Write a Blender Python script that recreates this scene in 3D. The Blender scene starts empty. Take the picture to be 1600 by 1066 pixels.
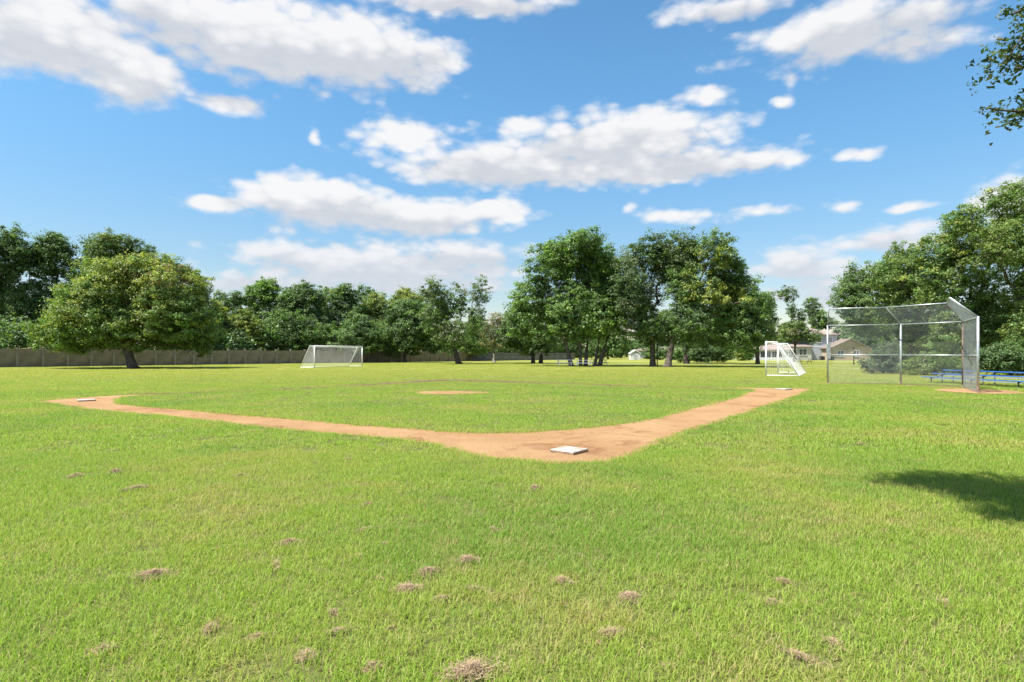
import bpy, math, random
import numpy as np
from mathutils import Vector, Matrix

random.seed(7)
rng = np.random.default_rng(11)
R = math.radians
C = bpy.context.scene.collection
scene = bpy.context.scene

# ---------------------------------------------------------------- camera
CAM_H = 1.52          # eye height in metres
FOC = 920.0           # focal length in 1600-wide pixels
HOR = 552.0           # horizon row
cam_d = bpy.data.cameras.new('camera')
cam_d.sensor_width = 36.0
cam_d.lens = 36.0 * FOC / 1600.0
cam_d.shift_y = (HOR - 533.0) / 1600.0
cam_d.clip_start = 0.05
cam_d.clip_end = 5000
cam = bpy.data.objects.new('camera', cam_d)
cam.location = (0, 0, CAM_H)
cam.rotation_euler = (R(90), 0, 0)
C.objects.link(cam)
scene.camera = cam

# ---------------------------------------------------------------- light
SUN_EL = R(60)
sun_az = math.atan2(-0.90, -0.42)        # direction towards the sun, from +Y clockwise
sd = Vector((math.sin(sun_az) * math.cos(SUN_EL), math.cos(sun_az) * math.cos(SUN_EL), math.sin(SUN_EL)))
sun_l = bpy.data.lights.new('sun', 'SUN')
sun_l.energy = 5.0
sun_l.angle = R(0.5)
sun_l.color = (1.0, 0.955, 0.88)
sun = bpy.data.objects.new('sun', sun_l)
sun.rotation_euler = (-sd).to_track_quat('-Z', 'Y').to_euler()
C.objects.link(sun)

scene.view_settings.view_transform = 'Standard'
scene.view_settings.look = 'None'
scene.view_settings.gamma = 1
scene.view_settings.use_curve_mapping = False
scene.cycles.max_bounces = 6; scene.cycles.diffuse_bounces = 3; scene.cycles.glossy_bounces = 2; scene.cycles.transmission_bounces = 3
scene.view_settings.exposure = 1.15
CLOUD_GAIN = 1.0 / 2 ** 1.15

# ---------------------------------------------------------------- node helpers
class NT:
    def __init__(s, tree):
        s.t = tree; tree.nodes.clear()
    def n(s, typ, **kw):
        nd = s.t.nodes.new(typ)
        for k, v in kw.items(): setattr(nd, k, v)
        return nd
    def l(s, a, b): s.t.links.new(a, b)
    def put(s, sock, v):
        if hasattr(v, 'links'): s.l(v, sock)
        else: sock.default_value = v
    def math(s, op, a, b=None, c=None, clamp=False):
        m = s.n('ShaderNodeMath', operation=op); m.use_clamp = clamp
        s.put(m.inputs[0], a)
        if b is not None: s.put(m.inputs[1], b)
        if c is not None: s.put(m.inputs[2], c)
        return m.outputs[0]
    def vmath(s, op, a, b=None):
        m = s.n('ShaderNodeVectorMath', operation=op)
        s.put(m.inputs[0], a)
        if b is not None: s.put(m.inputs[1], b)
        return m.outputs['Value'] if op in ('LENGTH', 'DOT_PRODUCT') else m.outputs[0]
    def noise(s, vec, scale, detail=4, rough=0.55, dist=0.0):
        m = s.n('ShaderNodeTexNoise')
        s.l(vec, m.inputs['Vector'])
        m.inputs['Scale'].default_value = scale; m.inputs['Detail'].default_value = detail
        m.inputs['Roughness'].default_value = rough; m.inputs['Distortion'].default_value = dist
        return m.outputs['Fac']
    def ss(s, v, lo, hi):
        m = s.n('ShaderNodeMapRange', interpolation_type='SMOOTHSTEP')
        s.put(m.inputs[0], v); s.put(m.inputs[1], lo); s.put(m.inputs[2], hi)
        m.inputs[3].default_value = 0; m.inputs[4].default_value = 1
        return m.outputs[0]
    def mix(s, f, a, b, mode='MIX'):
        m = s.n('ShaderNodeMix', data_type='RGBA', blend_type=mode)
        s.put(m.inputs[0], f)
        s.put(m.inputs[6], a if hasattr(a, 'links') else (*a, 1)); s.put(m.inputs[7], b if hasattr(b, 'links') else (*b, 1))
        return m.outputs[2]

# ---------------------------------------------------------------- world: sky with clouds
world = bpy.data.worlds.new('World'); scene.world = world
world.use_nodes = True
W = NT(world.node_tree)
wout = W.n('ShaderNodeOutputWorld')
sky = W.n('ShaderNodeTexSky', sky_type='NISHITA')
sky.sun_disc = False
sky.sun_elevation = SUN_EL
sky.sun_rotation = sun_az
sky.air_density = 1.0; sky.dust_density = 0.35; sky.ozone_density = 1.6
hs = W.n('ShaderNodeHueSaturation')
hs.inputs['Saturation'].default_value = 1.12
hs.inputs['Value'].default_value = 1.0
W.l(sky.outputs[0], hs.inputs['Color'])
tc = W.n('ShaderNodeTexCoord')
d3 = W.vmath('NORMALIZE', tc.outputs['Generated'])
sx = W.n('ShaderNodeSeparateXYZ'); W.l(d3, sx.inputs[0])
bgs = W.n('ShaderNodeBackground'); bgs.inputs['Strength'].default_value = 0.074
lift = W.mix(W.ss(sx.outputs['Z'], 0.42, -0.02), (0.98, 1.30, 1.28), (0.91, .80, .755))
W.l(W.mix(1.0, hs.outputs[0], lift, 'MULTIPLY'), bgs.inputs['Color'])
az = W.math('ARCTAN2', sx.outputs['X'], sx.outputs['Y'])
azf = W.math('SUBTRACT', W.math('PINGPONG', W.math('ADD', az, 0.78), 1.5708), 0.78)
el = W.math('ARCSINE', sx.outputs['Z'])
dsq = W.vmath('MULTIPLY', d3, (1, 1, 1.95))
wn1 = W.noise(dsq, 5.0, 3, 0.5)
wn2 = W.noise(W.vmath('ADD', dsq, (3.1, 7.7, 1.3)), 6.0, 3, 0.5)
azw = W.math('ADD', azf, W.math('MULTIPLY', W.math('SUBTRACT', wn1, 0.5), 0.07))
elw = W.math('ADD', el, W.math('MULTIPLY', W.math('SUBTRACT', wn2, 0.5), 0.018))
cp = W.n('ShaderNodeCombineXYZ'); W.l(azw, cp.inputs[0]); W.l(elw, cp.inputs[1])
P2 = cp.outputs[0]
def ang(x, y):
    return math.atan((x - 800) / FOC), math.atan((HOR - y) / math.hypot(x - 800, FOC))
CL = [  # centre, half sizes in photo pixels, weight, greyness
    (95, 52, 165, 78, 1.0, .5), (205, 120, 95, 52, .95, .5), (20, 60, 90, 70, .9, .3),
    (400, 62, 230, 80, 1.0, .75), (560, 82, 190, 62, 1.0, .9), (690, 92, 62, 36, .9, .3), (270, 30, 130, 60, .9, .5),
    (345, 157, 82, 20, .85, .25), (730, 4, 170, 22, .85, .8), (1340, 42, 215, 52, .72, .95), (1440, 66, 105, 30, .66, .5), (1130, 14, 110, 22, .6, .7),
    (1105, 150, 52, 20, .62, .3), (483, 214, 14, 12, .55, .1), (648, 214, 92, 30, .9, .35), (815, 198, 62, 16, .6, .3),
    (955, 222, 210, 48, 1.0, .5), (800, 258, 225, 36, 1.0, .65), (1040, 262, 200, 26, .95, .6), (1180, 250, 88, 18, .8, .3),
    (490, 318, 150, 44, 1.0, .55), (620, 338, 185, 30, 1.0, .7), (350, 318, 62, 15, .8, .3), (770, 332, 82, 20, .9, .4),
    (600, 420, 240, 46, .86, 1.0), (460, 402, 110, 22, .7, .6), (385, 440, 110, 24, .66, .8), (720, 400, 120, 24, .68, .8),
    (1350, 238, 36, 11, .7, .2), (1318, 322, 32, 12, .6, .3), (1420, 324, 52, 9, .6, .3), (1050, 338, 66, 11, .5, .4), (985, 327, 13, 9, .5, .2),
    (1240, 412, 82, 32, .56, .6), (1390, 372, 95, 26, .55, .5), (1300, 450, 160, 30, .5, .6), (1590, 312, 80, 40, .8, .3), (1212, 160, 20, 10, .5, .2),
    (1226, 122, 14, 12, .4, .2), (1180, 330, 40, 9, .35, .2),
]
acc = None; gacc = None
ells = []
for (x, y, rx, ry, w, g) in CL:
    a, e = ang(x, y)
    ells.append((a, e, rx / FOC * math.cos(a) ** 2 * 1.0, 1.12 * ry / math.hypot(x - 800, FOC) * math.cos(e) ** 2, w, g))
for (a, e, ra, re, w, g) in [(-.5, .72, .3, .09, 1, .8), (.25, .84, .34, .08, .9, .7), (.55, .62, .2, .04, .7, .6), (-.1, 1.1, .5, .09, .9, .7), (0.5, 1.3, .5, .06, .9, .8)]:
    ells.append((a, e, ra, re, w, g))
for (a, e, ra, re, w, g) in ells:
    v = W.vmath('MULTIPLY', W.vmath('SUBTRACT', P2, (a, e, 0)), (1 / ra, 1 / re, 0))
    f = W.math('MULTIPLY', W.math('SUBTRACT', 1.0, W.vmath('LENGTH', v)), w)
    acc = f if acc is None else W.math('SMOOTH_MAX', acc, f, 0.10)
    if g < .5: continue
    v2 = W.vmath('MULTIPLY', W.vmath('SUBTRACT', P2, (a + ra * .06, e - re * .55, 0)), (1 / (ra * .95), 1 / (re * .80), 0))
    f2 = W.math('MULTIPLY', W.math('SUBTRACT', 1.0, W.vmath('LENGTH', v2)), g)
    gacc = f2 if gacc is None else W.math('SMOOTH_MAX', gacc, f2, 0.10)
fb1 = W.noise(dsq, 11.0, 7, 0.58, 0.15)
fb2 = W.noise(W.vmath('ADD', dsq, (9.1, 2.2, 5.3)), 34.0, 4, 0.62)
dens = W.math('ADD', acc, W.math('MULTIPLY', W.math('SUBTRACT', fb1, 0.5), 1.05))
dens = W.math('ADD', dens, W.math('MULTIPLY', W.math('SUBTRACT', fb2, 0.5), 0.36))
vo = W.n('ShaderNodeTexVoronoi', feature='F1'); vo.inputs['Scale'].default_value = 21
W.l(dsq, vo.inputs['Vector'])
try: vo.inputs['Detail'].default_value = 1.0; vo.inputs['Roughness'].default_value = .6
except Exception: pass
bil = W.math('SUBTRACT', 0.60, vo.outputs['Distance'])
dens = W.math('ADD', dens, W.math('MULTIPLY', bil, 0.46))
alpha = W.math('POWER', W.ss(dens, -0.20, 0.36), 1.0)
g1 = W.ss(W.math('ADD', W.math('ADD', gacc, W.math('MULTIPLY', bil, -.5)), W.math('MULTIPLY', W.math('SUBTRACT', fb1, 0.5), -0.8)), -0.10, 0.52)
lowhaze = W.ss(el, 0.26, 0.06)
k = CLOUD_GAIN
ccol = W.mix(g1, (.96 * k, .955 * k, .96 * k), (.64 * k, .67 * k, .73 * k))
ccol = W.mix(W.math('MULTIPLY', lowhaze, 0.55), ccol, (.66 * k, .73 * k, .83 * k))
tex = W.ss(fb2, .3, .7)
ccol = W.mix(W.math('MULTIPLY', tex, 0.14), ccol, (.98 * k, .98 * k, .98 * k))
bgc = W.n('ShaderNodeBackground'); W.l(ccol, bgc.inputs['Color'])
mx = W.n('ShaderNodeMixShader')
W.l(W.math('MULTIPLY', alpha, 0.97), mx.inputs[0]); W.l(bgs.outputs[0], mx.inputs[1]); W.l(bgc.outputs[0], mx.inputs[2])
W.l(mx.outputs[0], wout.inputs['Surface'])
try:
    world.cycles.sampling_method = 'MANUAL'; world.cycles.sample_map_resolution = 512
except Exception: pass

# ---------------------------------------------------------------- materials
def mat(name):
    m = bpy.data.materials.new(name); m.use_nodes = True
    t = NT(m.node_tree)
    out = t.n('ShaderNodeOutputMaterial')
    return m, t, out
def pos(t): return t.n('ShaderNodeNewGeometry').outputs['Position']
def simple(name, col, rough=0.7, metal=0.0, var=0.15, nscale=6.0, bump=0.0, col2=None, bscale=60, vec=None):
    m, t, out = mat(name)
    b = t.n('ShaderNodeBsdfPrincipled')
    p = t.n('ShaderNodeTexCoord').outputs['Object'] if vec is None else pos(t)
    f = t.noise(p, nscale, 6, 0.6)
    c2 = col2 if col2 else tuple(c * (1 - 2.2 * var) for c in col)
    t.l(t.mix(t.ss(f, .38, .68), col, c2), b.inputs['Base Color'])
    b.inputs['Roughness'].default_value = rough; b.inputs['Metallic'].default_value = metal
    if bump:
        bp = t.n('ShaderNodeBump'); bp.inputs['Strength'].default_value = bump; bp.inputs['Distance'].default_value = 0.01
        t.l(t.noise(p, bscale, 5, 0.6), bp.inputs['Height']); t.l(bp.outputs[0], b.inputs['Normal'])
    t.l(b.outputs[0], out.inputs['Surface'])
    return m

def leafy(name, gloss=0.35, trans=0.35):
    m, t, out = mat(name)
    at = t.n('ShaderNodeAttribute', attribute_name='leafcol')
    b = t.n('ShaderNodeBsdfPrincipled')
    t.l(at.outputs['Color'], b.inputs['Base Color'])
    b.inputs['Roughness'].default_value = 0.5
    b.inputs['Specular IOR Level'].default_value = gloss
    tr = t.n('ShaderNodeBsdfTranslucent')
    t.l(t.mix(1.0, at.outputs['Color'], (1.35, 1.5, .55), 'MULTIPLY'), tr.inputs['Color'])
    mxs = t.n('ShaderNodeMixShader'); mxs.inputs[0].default_value = trans
    t.l(b.outputs[0], mxs.inputs[1]); t.l(tr.outputs[0], mxs.inputs[2])
    t.l(mxs.outputs[0], out.inputs['Surface'])
    return m
M_leaf = leafy('oak_leaf')
M_bark = simple('bark', (.105, .085, .068), .9, 0, .25, 3.0, .9, (.045, .036, .03), 14)
M_bark_pale = simple('pale_bark', (.30, .27, .24), .9, 0, .2, 3.0, .8, (.15, .13, .11), 14)
M_white = simple('white_powder_coat', (.80, .80, .80), .35, 0, .05, 3)
M_galv = simple('galvanised_steel', (.50, .52, .54), .42, .55, .12, 9)
M_rust = simple('rusty_steel', (.30, .20, .15), .75, .2, .3, 12, .3)
M_wire = simple('galvanised_wire', (.36, .385, .41), .45, .3, .05, 3)
M_net = simple('white_net_cord', (.82, .82, .82), .8, 0, .03, 3)
M_blue = simple('blue_painted_plank', (.035, .14, .42), .45, 0, .2, 5)
M_black = simple('black_painted_metal', (.02, .02, .022), .5, 0, .1, 5)
M_base = simple('white_base_rubber', (.40, .39, .36), .6, 0, .06, 5, .1, (.30, .235, .17), 40)
M_baseside = simple('dirty_base_rubber', (.30, .20, .13), .8, 0, .2, 20)
M_conc = simple('weathered_concrete', (.215, .18, .145), .92, 0, .2, .9, .5, (.13, .11, .09), 9)
M_concpost = simple('pale_concrete_post', (.24, .225, .20), .9, 0, .15, 1.4, .3)
M_wood = simple('grey_weathered_wood', (.19, .18, .165), .9, 0, .25, 2.2, .4)
M_path = simple('pale_concrete_path', (.30, .29, .27), .9, 0, .12, 2.5, .2, None, 30)
M_siding = simple('cream_siding', (.46, .45, .41), .7, 0, .04, .4)
M_siding_g = simple('pale_grey_siding', (.36, .38, .41), .7, 0, .04, .4)
M_tan = simple('tan_stucco', (.40, .31, .22), .85, 0, .07, .6)
M_roof = simple('pinkish_shingle', (.27, .21, .185), .9, 0, .15, 1.5, .3)
M_roofb = simple('brown_shingle', (.22, .17, .14), .9, 0, .2, 1.5, .3)
M_trim = simple('white_trim', (.6, .6, .59), .5, 0, .03, 2)
M_glass = simple('dark_window_glass', (.05, .065, .08), .08, 0, .1, 2)
M_screen = simple('dark_screen_mesh', (.10, .10, .11), .7, 0, .2, 1)
M_dark = simple('dark_grey_metal', (.09, .095, .10), .6, .2, .1, 5)
M_brown = simple('brown_wood', (.13, .075, .045), .8, 0, .2, 5)
M_table = simple('grey_blue_table_plank', (.30, .34, .42), .6, 0, .12, 5)

# base colours of the lawn, shared by the soil sheet and the blades
def lawn_factors(t):
    p = pos(t)
    big = t.noise(p, .055, 4, .6)          # broad areas
    mid = t.noise(p, .42, 5, .6)
    fine = t.noise(p, 2.6, 4, .6)
    sp = t.n('ShaderNodeSeparateXYZ'); t.l(p, sp.inputs[0])
    # mowing bands run roughly along the depth of the field
    a = t.math('ADD', t.math('MULTIPLY', sp.outputs[0], .42), t.math('MULTIPLY', sp.outputs[1], 1.5))
    st = t.math('SINE', t.math('ADD', a, t.math('MULTIPLY', mid, 5)))
    stripe = t.math('MULTIPLY_ADD', st, .5, .5)
    return p, big, mid, fine, stripe, sp
def lawn_color(t):
    p, big, mid, fine, stripe, sp = lawn_factors(t)
    g = t.mix(t.ss(big, .35, .65), (.262, .378, .048), (.185, .325, .042))
    g = t.mix(t.math('MULTIPLY', stripe, .28), g, (.35, .42, .08))
    g = t.mix(t.math('MULTIPLY', t.ss(mid, .42, .66), .6), g, (.39, .40, .085))
    g = t.mix(t.math('MULTIPLY', t.ss(t.noise(t.vmath('ADD', p, (31, 7, 0)), .27, 4, .65), .5, .66), .75), g, (.16, .29, .042))
    g = t.mix(t.math('MULTIPLY', t.ss(sp.outputs[1], 20, 44), .85), g, t.mix(t.ss(mid, .35, .65), (.40, .385, .092), (.325, .345, .072)))
    dry = t.math('MULTIPLY', t.ss(t.math('ADD', t.math('MULTIPLY', mid, .6), t.math('MULTIPLY', fine, .4)), .49, .62), t.math('MULTIPLY_ADD', t.ss(sp.outputs[1], 9.0, 4.5), .55, .45))
    return g, dry, p
m, t, out = mat('lawn_soil'); M_soil = m
g, dry, p = lawn_color(t)
far = t.ss(t.n('ShaderNodeSeparateXYZ').outputs[1], 1, 2) if False else None
f2 = t.noise(p, 38, 3, .7)
b = t.n('ShaderNodeBsdfPrincipled')
col = t.mix(dry, g, (.36, .31, .14))
thatch = t.mix(t.ss(f2, .4, .6), (.13, .115, .05), (.075, .10, .022))
# close to the camera the thatch shows between the blades; far off the soil sheet stands for the turf itself
dist = t.vmath('LENGTH', p)
col = t.mix(t.ss(dist, 24, 60), thatch, t.mix(1.0, col, (.62, .62, .62), 'MULTIPLY'))  # far turf colour darkened to stand in for missing shade between blades
col = t.mix(t.math('MULTIPLY', t.ss(t.noise(p, 7, 5, .7), .42, .62), .20), col, (.13, .20, .03))
t.l(col, b.inputs['Base Color'])
b.inputs['Roughness'].default_value = .95; b.inputs['Specular IOR Level'].default_value = .1
bp = t.n('ShaderNodeBump'); bp.inputs['Strength'].default_value = .8; bp.inputs['Distance'].default_value = .03
t.l(t.noise(p, 9, 5, .75), bp.inputs['Height']); t.l(bp.outputs[0], b.inputs['Normal'])
t.l(b.outputs[0], out.inputs['Surface'])

m, t, out = mat('grass_blade'); M_blade = m
g, dry, p = lawn_color(t)
at = t.n('ShaderNodeAttribute', attribute_name='leafcol')
ac = t.n('ShaderNodeSeparateColor'); t.l(at.outputs['Color'], ac.inputs[0])
# r: per-blade random, g: 1 where the blade itself is dead
g = t.mix(t.math('MULTIPLY', t.ss(ac.outputs[0], .5, 1.0), .45), g, (.38, .50, .10))
g = t.mix(t.math('MULTIPLY', t.ss(ac.outputs[0], .5, 0.0), .45), g, (.14, .25, .04))
isdry = t.math('ADD', t.math('MULTIPLY', dry, t.ss(ac.outputs[2], .25, .6)), t.math('MULTIPLY', ac.outputs[1], .8), clamp=True)
g = t.mix(isdry, g, (.44, .36, .17))
b = t.n('ShaderNodeBsdfPrincipled'); t.l(g, b.inputs['Base Color'])
b.inputs['Roughness'].default_value = .5; b.inputs['Specular IOR Level'].default_value = .18
tr = t.n('ShaderNodeBsdfTranslucent'); t.l(t.mix(1.0, g, (1.25, 1.3, .8), 'MULTIPLY'), tr.inputs['Color'])
ms = t.n('ShaderNodeMixShader'); ms.inputs[0].default_value = .45
t.l(b.outputs[0], ms.inputs[1]); t.l(tr.outputs[0], ms.inputs[2]); t.l(ms.outputs[0], out.inputs['Surface'])

m, t, out = mat('dry_thatch'); M_thatch = m
at = t.n('ShaderNodeAttribute', attribute_name='leafcol')
b = t.n('ShaderNodeBsdfPrincipled'); t.l(at.outputs['Color'], b.inputs['Base Color']); b.inputs['Roughness'].default_value = .85
t.l(b.outputs[0], out.inputs['Surface'])

m, t, out = mat('orange_clay'); M_clay = m
p = pos(t)
b = t.n('ShaderNodeBsdfPrincipled')
c = t.mix(t.ss(t.noise(p, .6, 5, .6), .35, .65), (.335, .208, .104), (.285, .165, .078))
c = t.mix(t.math('MULTIPLY', t.ss(t.noise(p, 3.5, 6, .7, .5), .55, .72), .5), c, (.17, .075, .035))
c = t.mix(t.math('MULTIPLY', t.ss(t.noise(t.vmath('ADD', p, (5, 9, 0)), .8, 7, .68, 1.2), .53, .66), .68), c, (.17, .07, .033))
c = t.mix(t.math('MULTIPLY', t.ss(t.noise(p, 55, 3, .7), .45, .8), .35), c, (.36, .25, .16))
c = t.mix(t.math('MULTIPLY', t.ss(t.noise(t.vmath('MULTIPLY', p, (7, 16, 1)), 1.0, 5, .75, .4), .58, .70), .55), c, (.15, .075, .04))
c = t.mix(t.math('MULTIPLY', t.ss(t.noise(p, 90, 2, .5), .64, .72), .6), c, (.09, .05, .03))
t.l(c, b.inputs['Base Color']); b.inputs['Roughness'].default_value = .95; b.inputs['Specular IOR Level'].default_value = .1
bp = t.n('ShaderNodeBump'); bp.inputs['Strength'].default_value = .9; bp.inputs['Distance'].default_value = .045
t.l(t.noise(p, 11, 8, .72), bp.inputs['Height']); t.l(bp.outputs[0], b.inputs['Normal'])
t.l(b.outputs[0], out.inputs['Surface'])

# ---------------------------------------------------------------- mesh helpers
def G(px, py):
    """ground point seen at a place of the survey picture"""
    Y = FOC * CAM_H / (py - HOR)
    return ((px - 800) * Y / FOC, Y)
class MB:
    def __init__(s): s.v = []; s.f = []; s.m = []
    def box(s, c, size, rot=None, mi=0):
        cx, cy, cz = c; hx, hy, hz = size[0] / 2, size[1] / 2, size[2] / 2
        b = len(s.v)
        for dx, dy, dz in ((-1,-1,-1),(1,-1,-1),(1,1,-1),(-1,1,-1),(-1,-1,1),(1,-1,1),(1,1,1),(-1,1,1)):
            q = Vector((dx*hx, dy*hy, dz*hz))
            if rot is not None: q = rot @ q
            s.v.append((cx + q.x, cy + q.y, cz + q.z))
        for f in ((0,3,2,1),(4,5,6,7),(0,1,5,4),(1,2,6,5),(2,3,7,6),(3,0,4,7)):
            s.f.append(tuple(b + i for i in f)); s.m.append(mi)
        return s
    def tube(s, pts, rad, n=8, cap=True):
        pts = [Vector(p) for p in pts]
        if not hasattr(rad, '__len__'): rad = [rad] * len(pts)
        b0 = len(s.v); up = Vector((0, 0, 1))
        for i, p in enumerate(pts):
            d = (pts[min(i+1, len(pts)-1)] - pts[max(i-1, 0)]).normalized()
            a = d.cross(up)
            if a.length < .05: a = d.cross(Vector((1, 0, 0)))
            a.normalize(); c = d.cross(a)
            for k in range(n):
                th = 2 * math.pi * k / n
                q = p + (a * math.cos(th) + c * math.sin(th)) * rad[i]
                s.v.append(tuple(q))
        for i in range(len(pts) - 1):
            for k in range(n):
                a0 = b0 + i*n + k; a1 = b0 + i*n + (k+1) % n
                s.f.append((a0, a1, a1 + n, a0 + n)); s.m.append(0)
        if cap:
            s.f.append(tuple(b0 + k for k in range(n))[::-1]); s.m.append(0)
            e = b0 + (len(pts)-1)*n
            s.f.append(tuple(e + k for k in range(n))); s.m.append(0)
        return s
    def poly(s, pts, mi=0):
        b = len(s.v); s.v += [tuple(p) for p in pts]; s.f.append(tuple(range(b, b+len(pts)))); s.m.append(mi); return s
    def build(s, name, mats, parent=None, smooth=False, kind=None, loc=None, bevel=0):
        me = bpy.data.meshes.new(name); me.from_pydata(s.v, [], s.f); me.update()
        for mm in (mats if isinstance(mats, (list, tuple)) else [mats]): me.materials.append(mm)
        if any(s.m): me.polygons.foreach_set('material_index', s.m)
        if smooth: me.polygons.foreach_set('use_smooth', [True]*len(me.polygons))
        o = bpy.data.objects.new(name, me); C.objects.link(o)
        if parent: o.parent = parent
        if loc: o.location = loc
        if kind: o['kind'] = kind
        if bevel:
            bv = o.modifiers.new('edge', 'BEVEL'); bv.width = bevel; bv.segments = 2
        return o
def thing(name, label, cat, loc=(0,0,0), rz=0.0, group=None):
    o = bpy.data.objects.new(name, None); C.objects.link(o)
    o.empty_display_size = .2
    o.location = loc; o.rotation_euler = (0, 0, rz)
    o['label'] = label; o['category'] = cat
    if group: o['group'] = group
    return o
def tag(o, label, cat, group=None):
    o['label'] = label; o['category'] = cat
    if group: o['group'] = group
    return o
def np_mesh(name, V, F, cols=None, mat_=None, nv=4):
    """fast mesh from arrays: V (n,3), F (m,nv), cols (n,3)"""
    me = bpy.data.meshes.new(name)
    me.vertices.add(len(V)); me.vertices.foreach_set('co', V.astype(np.float32).ravel())
    me.loops.add(F.size); me.loops.foreach_set('vertex_index', F.astype(np.int32).ravel())
    me.polygons.add(len(F)); me.polygons.foreach_set('loop_start', np.arange(0, F.size, nv, dtype=np.int32))
    me.update(calc_edges=True)
    if cols is not None:
        ca = me.color_attributes.new('leafcol', 'FLOAT_COLOR', 'POINT')
        ca.data.foreach_set('color', np.concatenate([cols, np.ones((len(V), 1))], 1).astype(np.float32).ravel())
    if mat_: me.materials.append(mat_)
    return me

# ---------------------------------------------------------------- ground
def sheet(name, pts, z, m, kind='structure'):
    mb = MB(); mb.poly([(x, y, z) for x, y in pts]); o = mb.build(name, m, kind=kind); return o
gm = MB()
gm.poly([(-2500, -1500, 0), (2500, -1500, 0), (2500, 3500, 0), (-2500, 3500, 0)])
gm.build('lawn_ground', M_soil, kind='structure')

outer = [(1271,608.7),(1248,619),(1205,633),(1162,647.5),(1119,662),(1075.6,676),(1032.5,690.6),(1009.5,705),(980.8,716.5),(955,721.5),(932,723.7),
         (895,725.3),(860,725),(820,723),(790,720),(760,716.5),(735,711),(700,701),(670,694),(640,689),(565,682),(490,677),(415,669),(302,656),(227.5,648.6),(134,640),(89,632.5),(55,628.6)]
farline = [(55,628.2),(115,622.3),(190,617.8),(272.5,614.6),(415,609.0),(490,605.2),(565,601.7),(640,597.2),(672,594.6),(697,593.6),(740,594.6),(799.5,596.4),(860,598.6),(975,602.6),(1090,605.0),(1176,606.4),(1271,608.0)]
inner = [(1179,610.3),(1166,613.5),(1147,621.6),(1104,633),(1061,643),(1018,654.7),(975,662),(932,667.6),(860,673.4),(800,676.5),(745,677),(690,674),(640,669.5),(565,665.5),(490,657.6),(415,652),(340,645.6),(265,639),(209,634.2),(190,630.6),(186,625.7),(201,620.8),
         (272.5,616.4),(415,610.6),(490,606.8),(565,603.2),(640,598.6),(674,596.0),(697,595.0),(738,596.0),(799.5,597.9),(860,600.0),(975,604.2),(1090,606.8),(1155,608.2)]
def strip(pts, w, n=10, jit=.06):
    L = []; Rr = []
    for i in range(len(pts)-1):
        a = Vector(pts[i]); b = Vector(pts[i+1]); d = (b-a).normalized(); nn = Vector((-d.y, d.x))
        for j in range(n + (1 if i == len(pts)-2 else 0)):
            q = a.lerp(b, j/n); ww = w[i] + (w[i+1]-w[i])*j/n
            L.append(tuple(q + nn*(ww/2 + random.uniform(-jit, jit)))); Rr.append(tuple(q - nn*(ww/2 + random.uniform(-jit, jit))))
    return L + Rr[::-1]
def densify(pp, step, jit):
    w = [G(*p) for p in pp]; o = []
    for i in range(len(w)):
        a = Vector(w[i]); b = Vector(w[(i+1) % len(w)]); n = max(1, int((b-a).length/step))
        for j in range(n):
            q = a.lerp(b, j/n); o.append((q.x + random.uniform(-jit, jit), q.y + random.uniform(-jit, jit)))
    return o
outer_w = densify(outer + farline[::1], .35, .035)
inner_w = densify(inner, .35, .035)
sheet('clay_base_path', outer_w, .008, M_clay)
m_in = sheet('infield_turf', inner_w, .014, M_soil)
M_soil_shade = simple('moist_soil_with_shade', (.15, .078, .038), .95, 0, .2, 3, .4)
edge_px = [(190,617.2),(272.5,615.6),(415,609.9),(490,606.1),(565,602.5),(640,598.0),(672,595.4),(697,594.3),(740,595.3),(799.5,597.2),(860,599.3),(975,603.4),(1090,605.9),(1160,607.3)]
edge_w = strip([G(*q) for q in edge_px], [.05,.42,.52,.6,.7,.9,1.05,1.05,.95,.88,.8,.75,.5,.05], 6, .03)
sheet('worn_soil_lip_shade', edge_w, .026, M_soil_shade)  # bare soil strip; shade of the grass lip is painted into its dark colour
mound_c = G(700, 614.3)
mound = [(mound_c[0] + math.cos(a)*1.45*(1+.16*math.sin(3*a+1)+random.uniform(-.07,.07)), mound_c[1] + math.sin(a)*.95*(1+random.uniform(-.12,.12))) for a in np.linspace(0, 2*math.pi, 46, endpoint=False)]
sheet('pitching_mound', mound, .020, M_clay)
# worn clay under the backstop
PB = [(15.6,29.1),(18.37,27.82),(19.45,25.4),(17.65,22.3)]
bs_strip = strip([(15.2,29.3)] + PB[1:3], [.28,.3,.7], 12)
sheet('clay_strip', bs_strip, .024, M_clay)
patch_c = (18.35, 23.2)
cl_patch = [(patch_c[0] + math.cos(a)*1.45 + math.sin(a)*.3, patch_c[1] + math.sin(a)*1.7*(1+random.uniform(-.1,.1))) for a in np.linspace(0, 2*math.pi, 36, endpoint=False)]
sheet('clay_patch', cl_patch, .030, M_clay)
walk1 = strip([(3.5, 84), (13, 84), (28, 80.5), (44, 68), (60, 48)], [1.7]*5, 8, .0)
sheet('concrete_path', walk1, .012, M_path)
walk2 = strip([(30, 60.5), (36, 57.5), (46, 52), (62, 40)], [1.3]*4, 8, .0)
sheet('concrete_path', walk2, .016, M_path)

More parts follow.
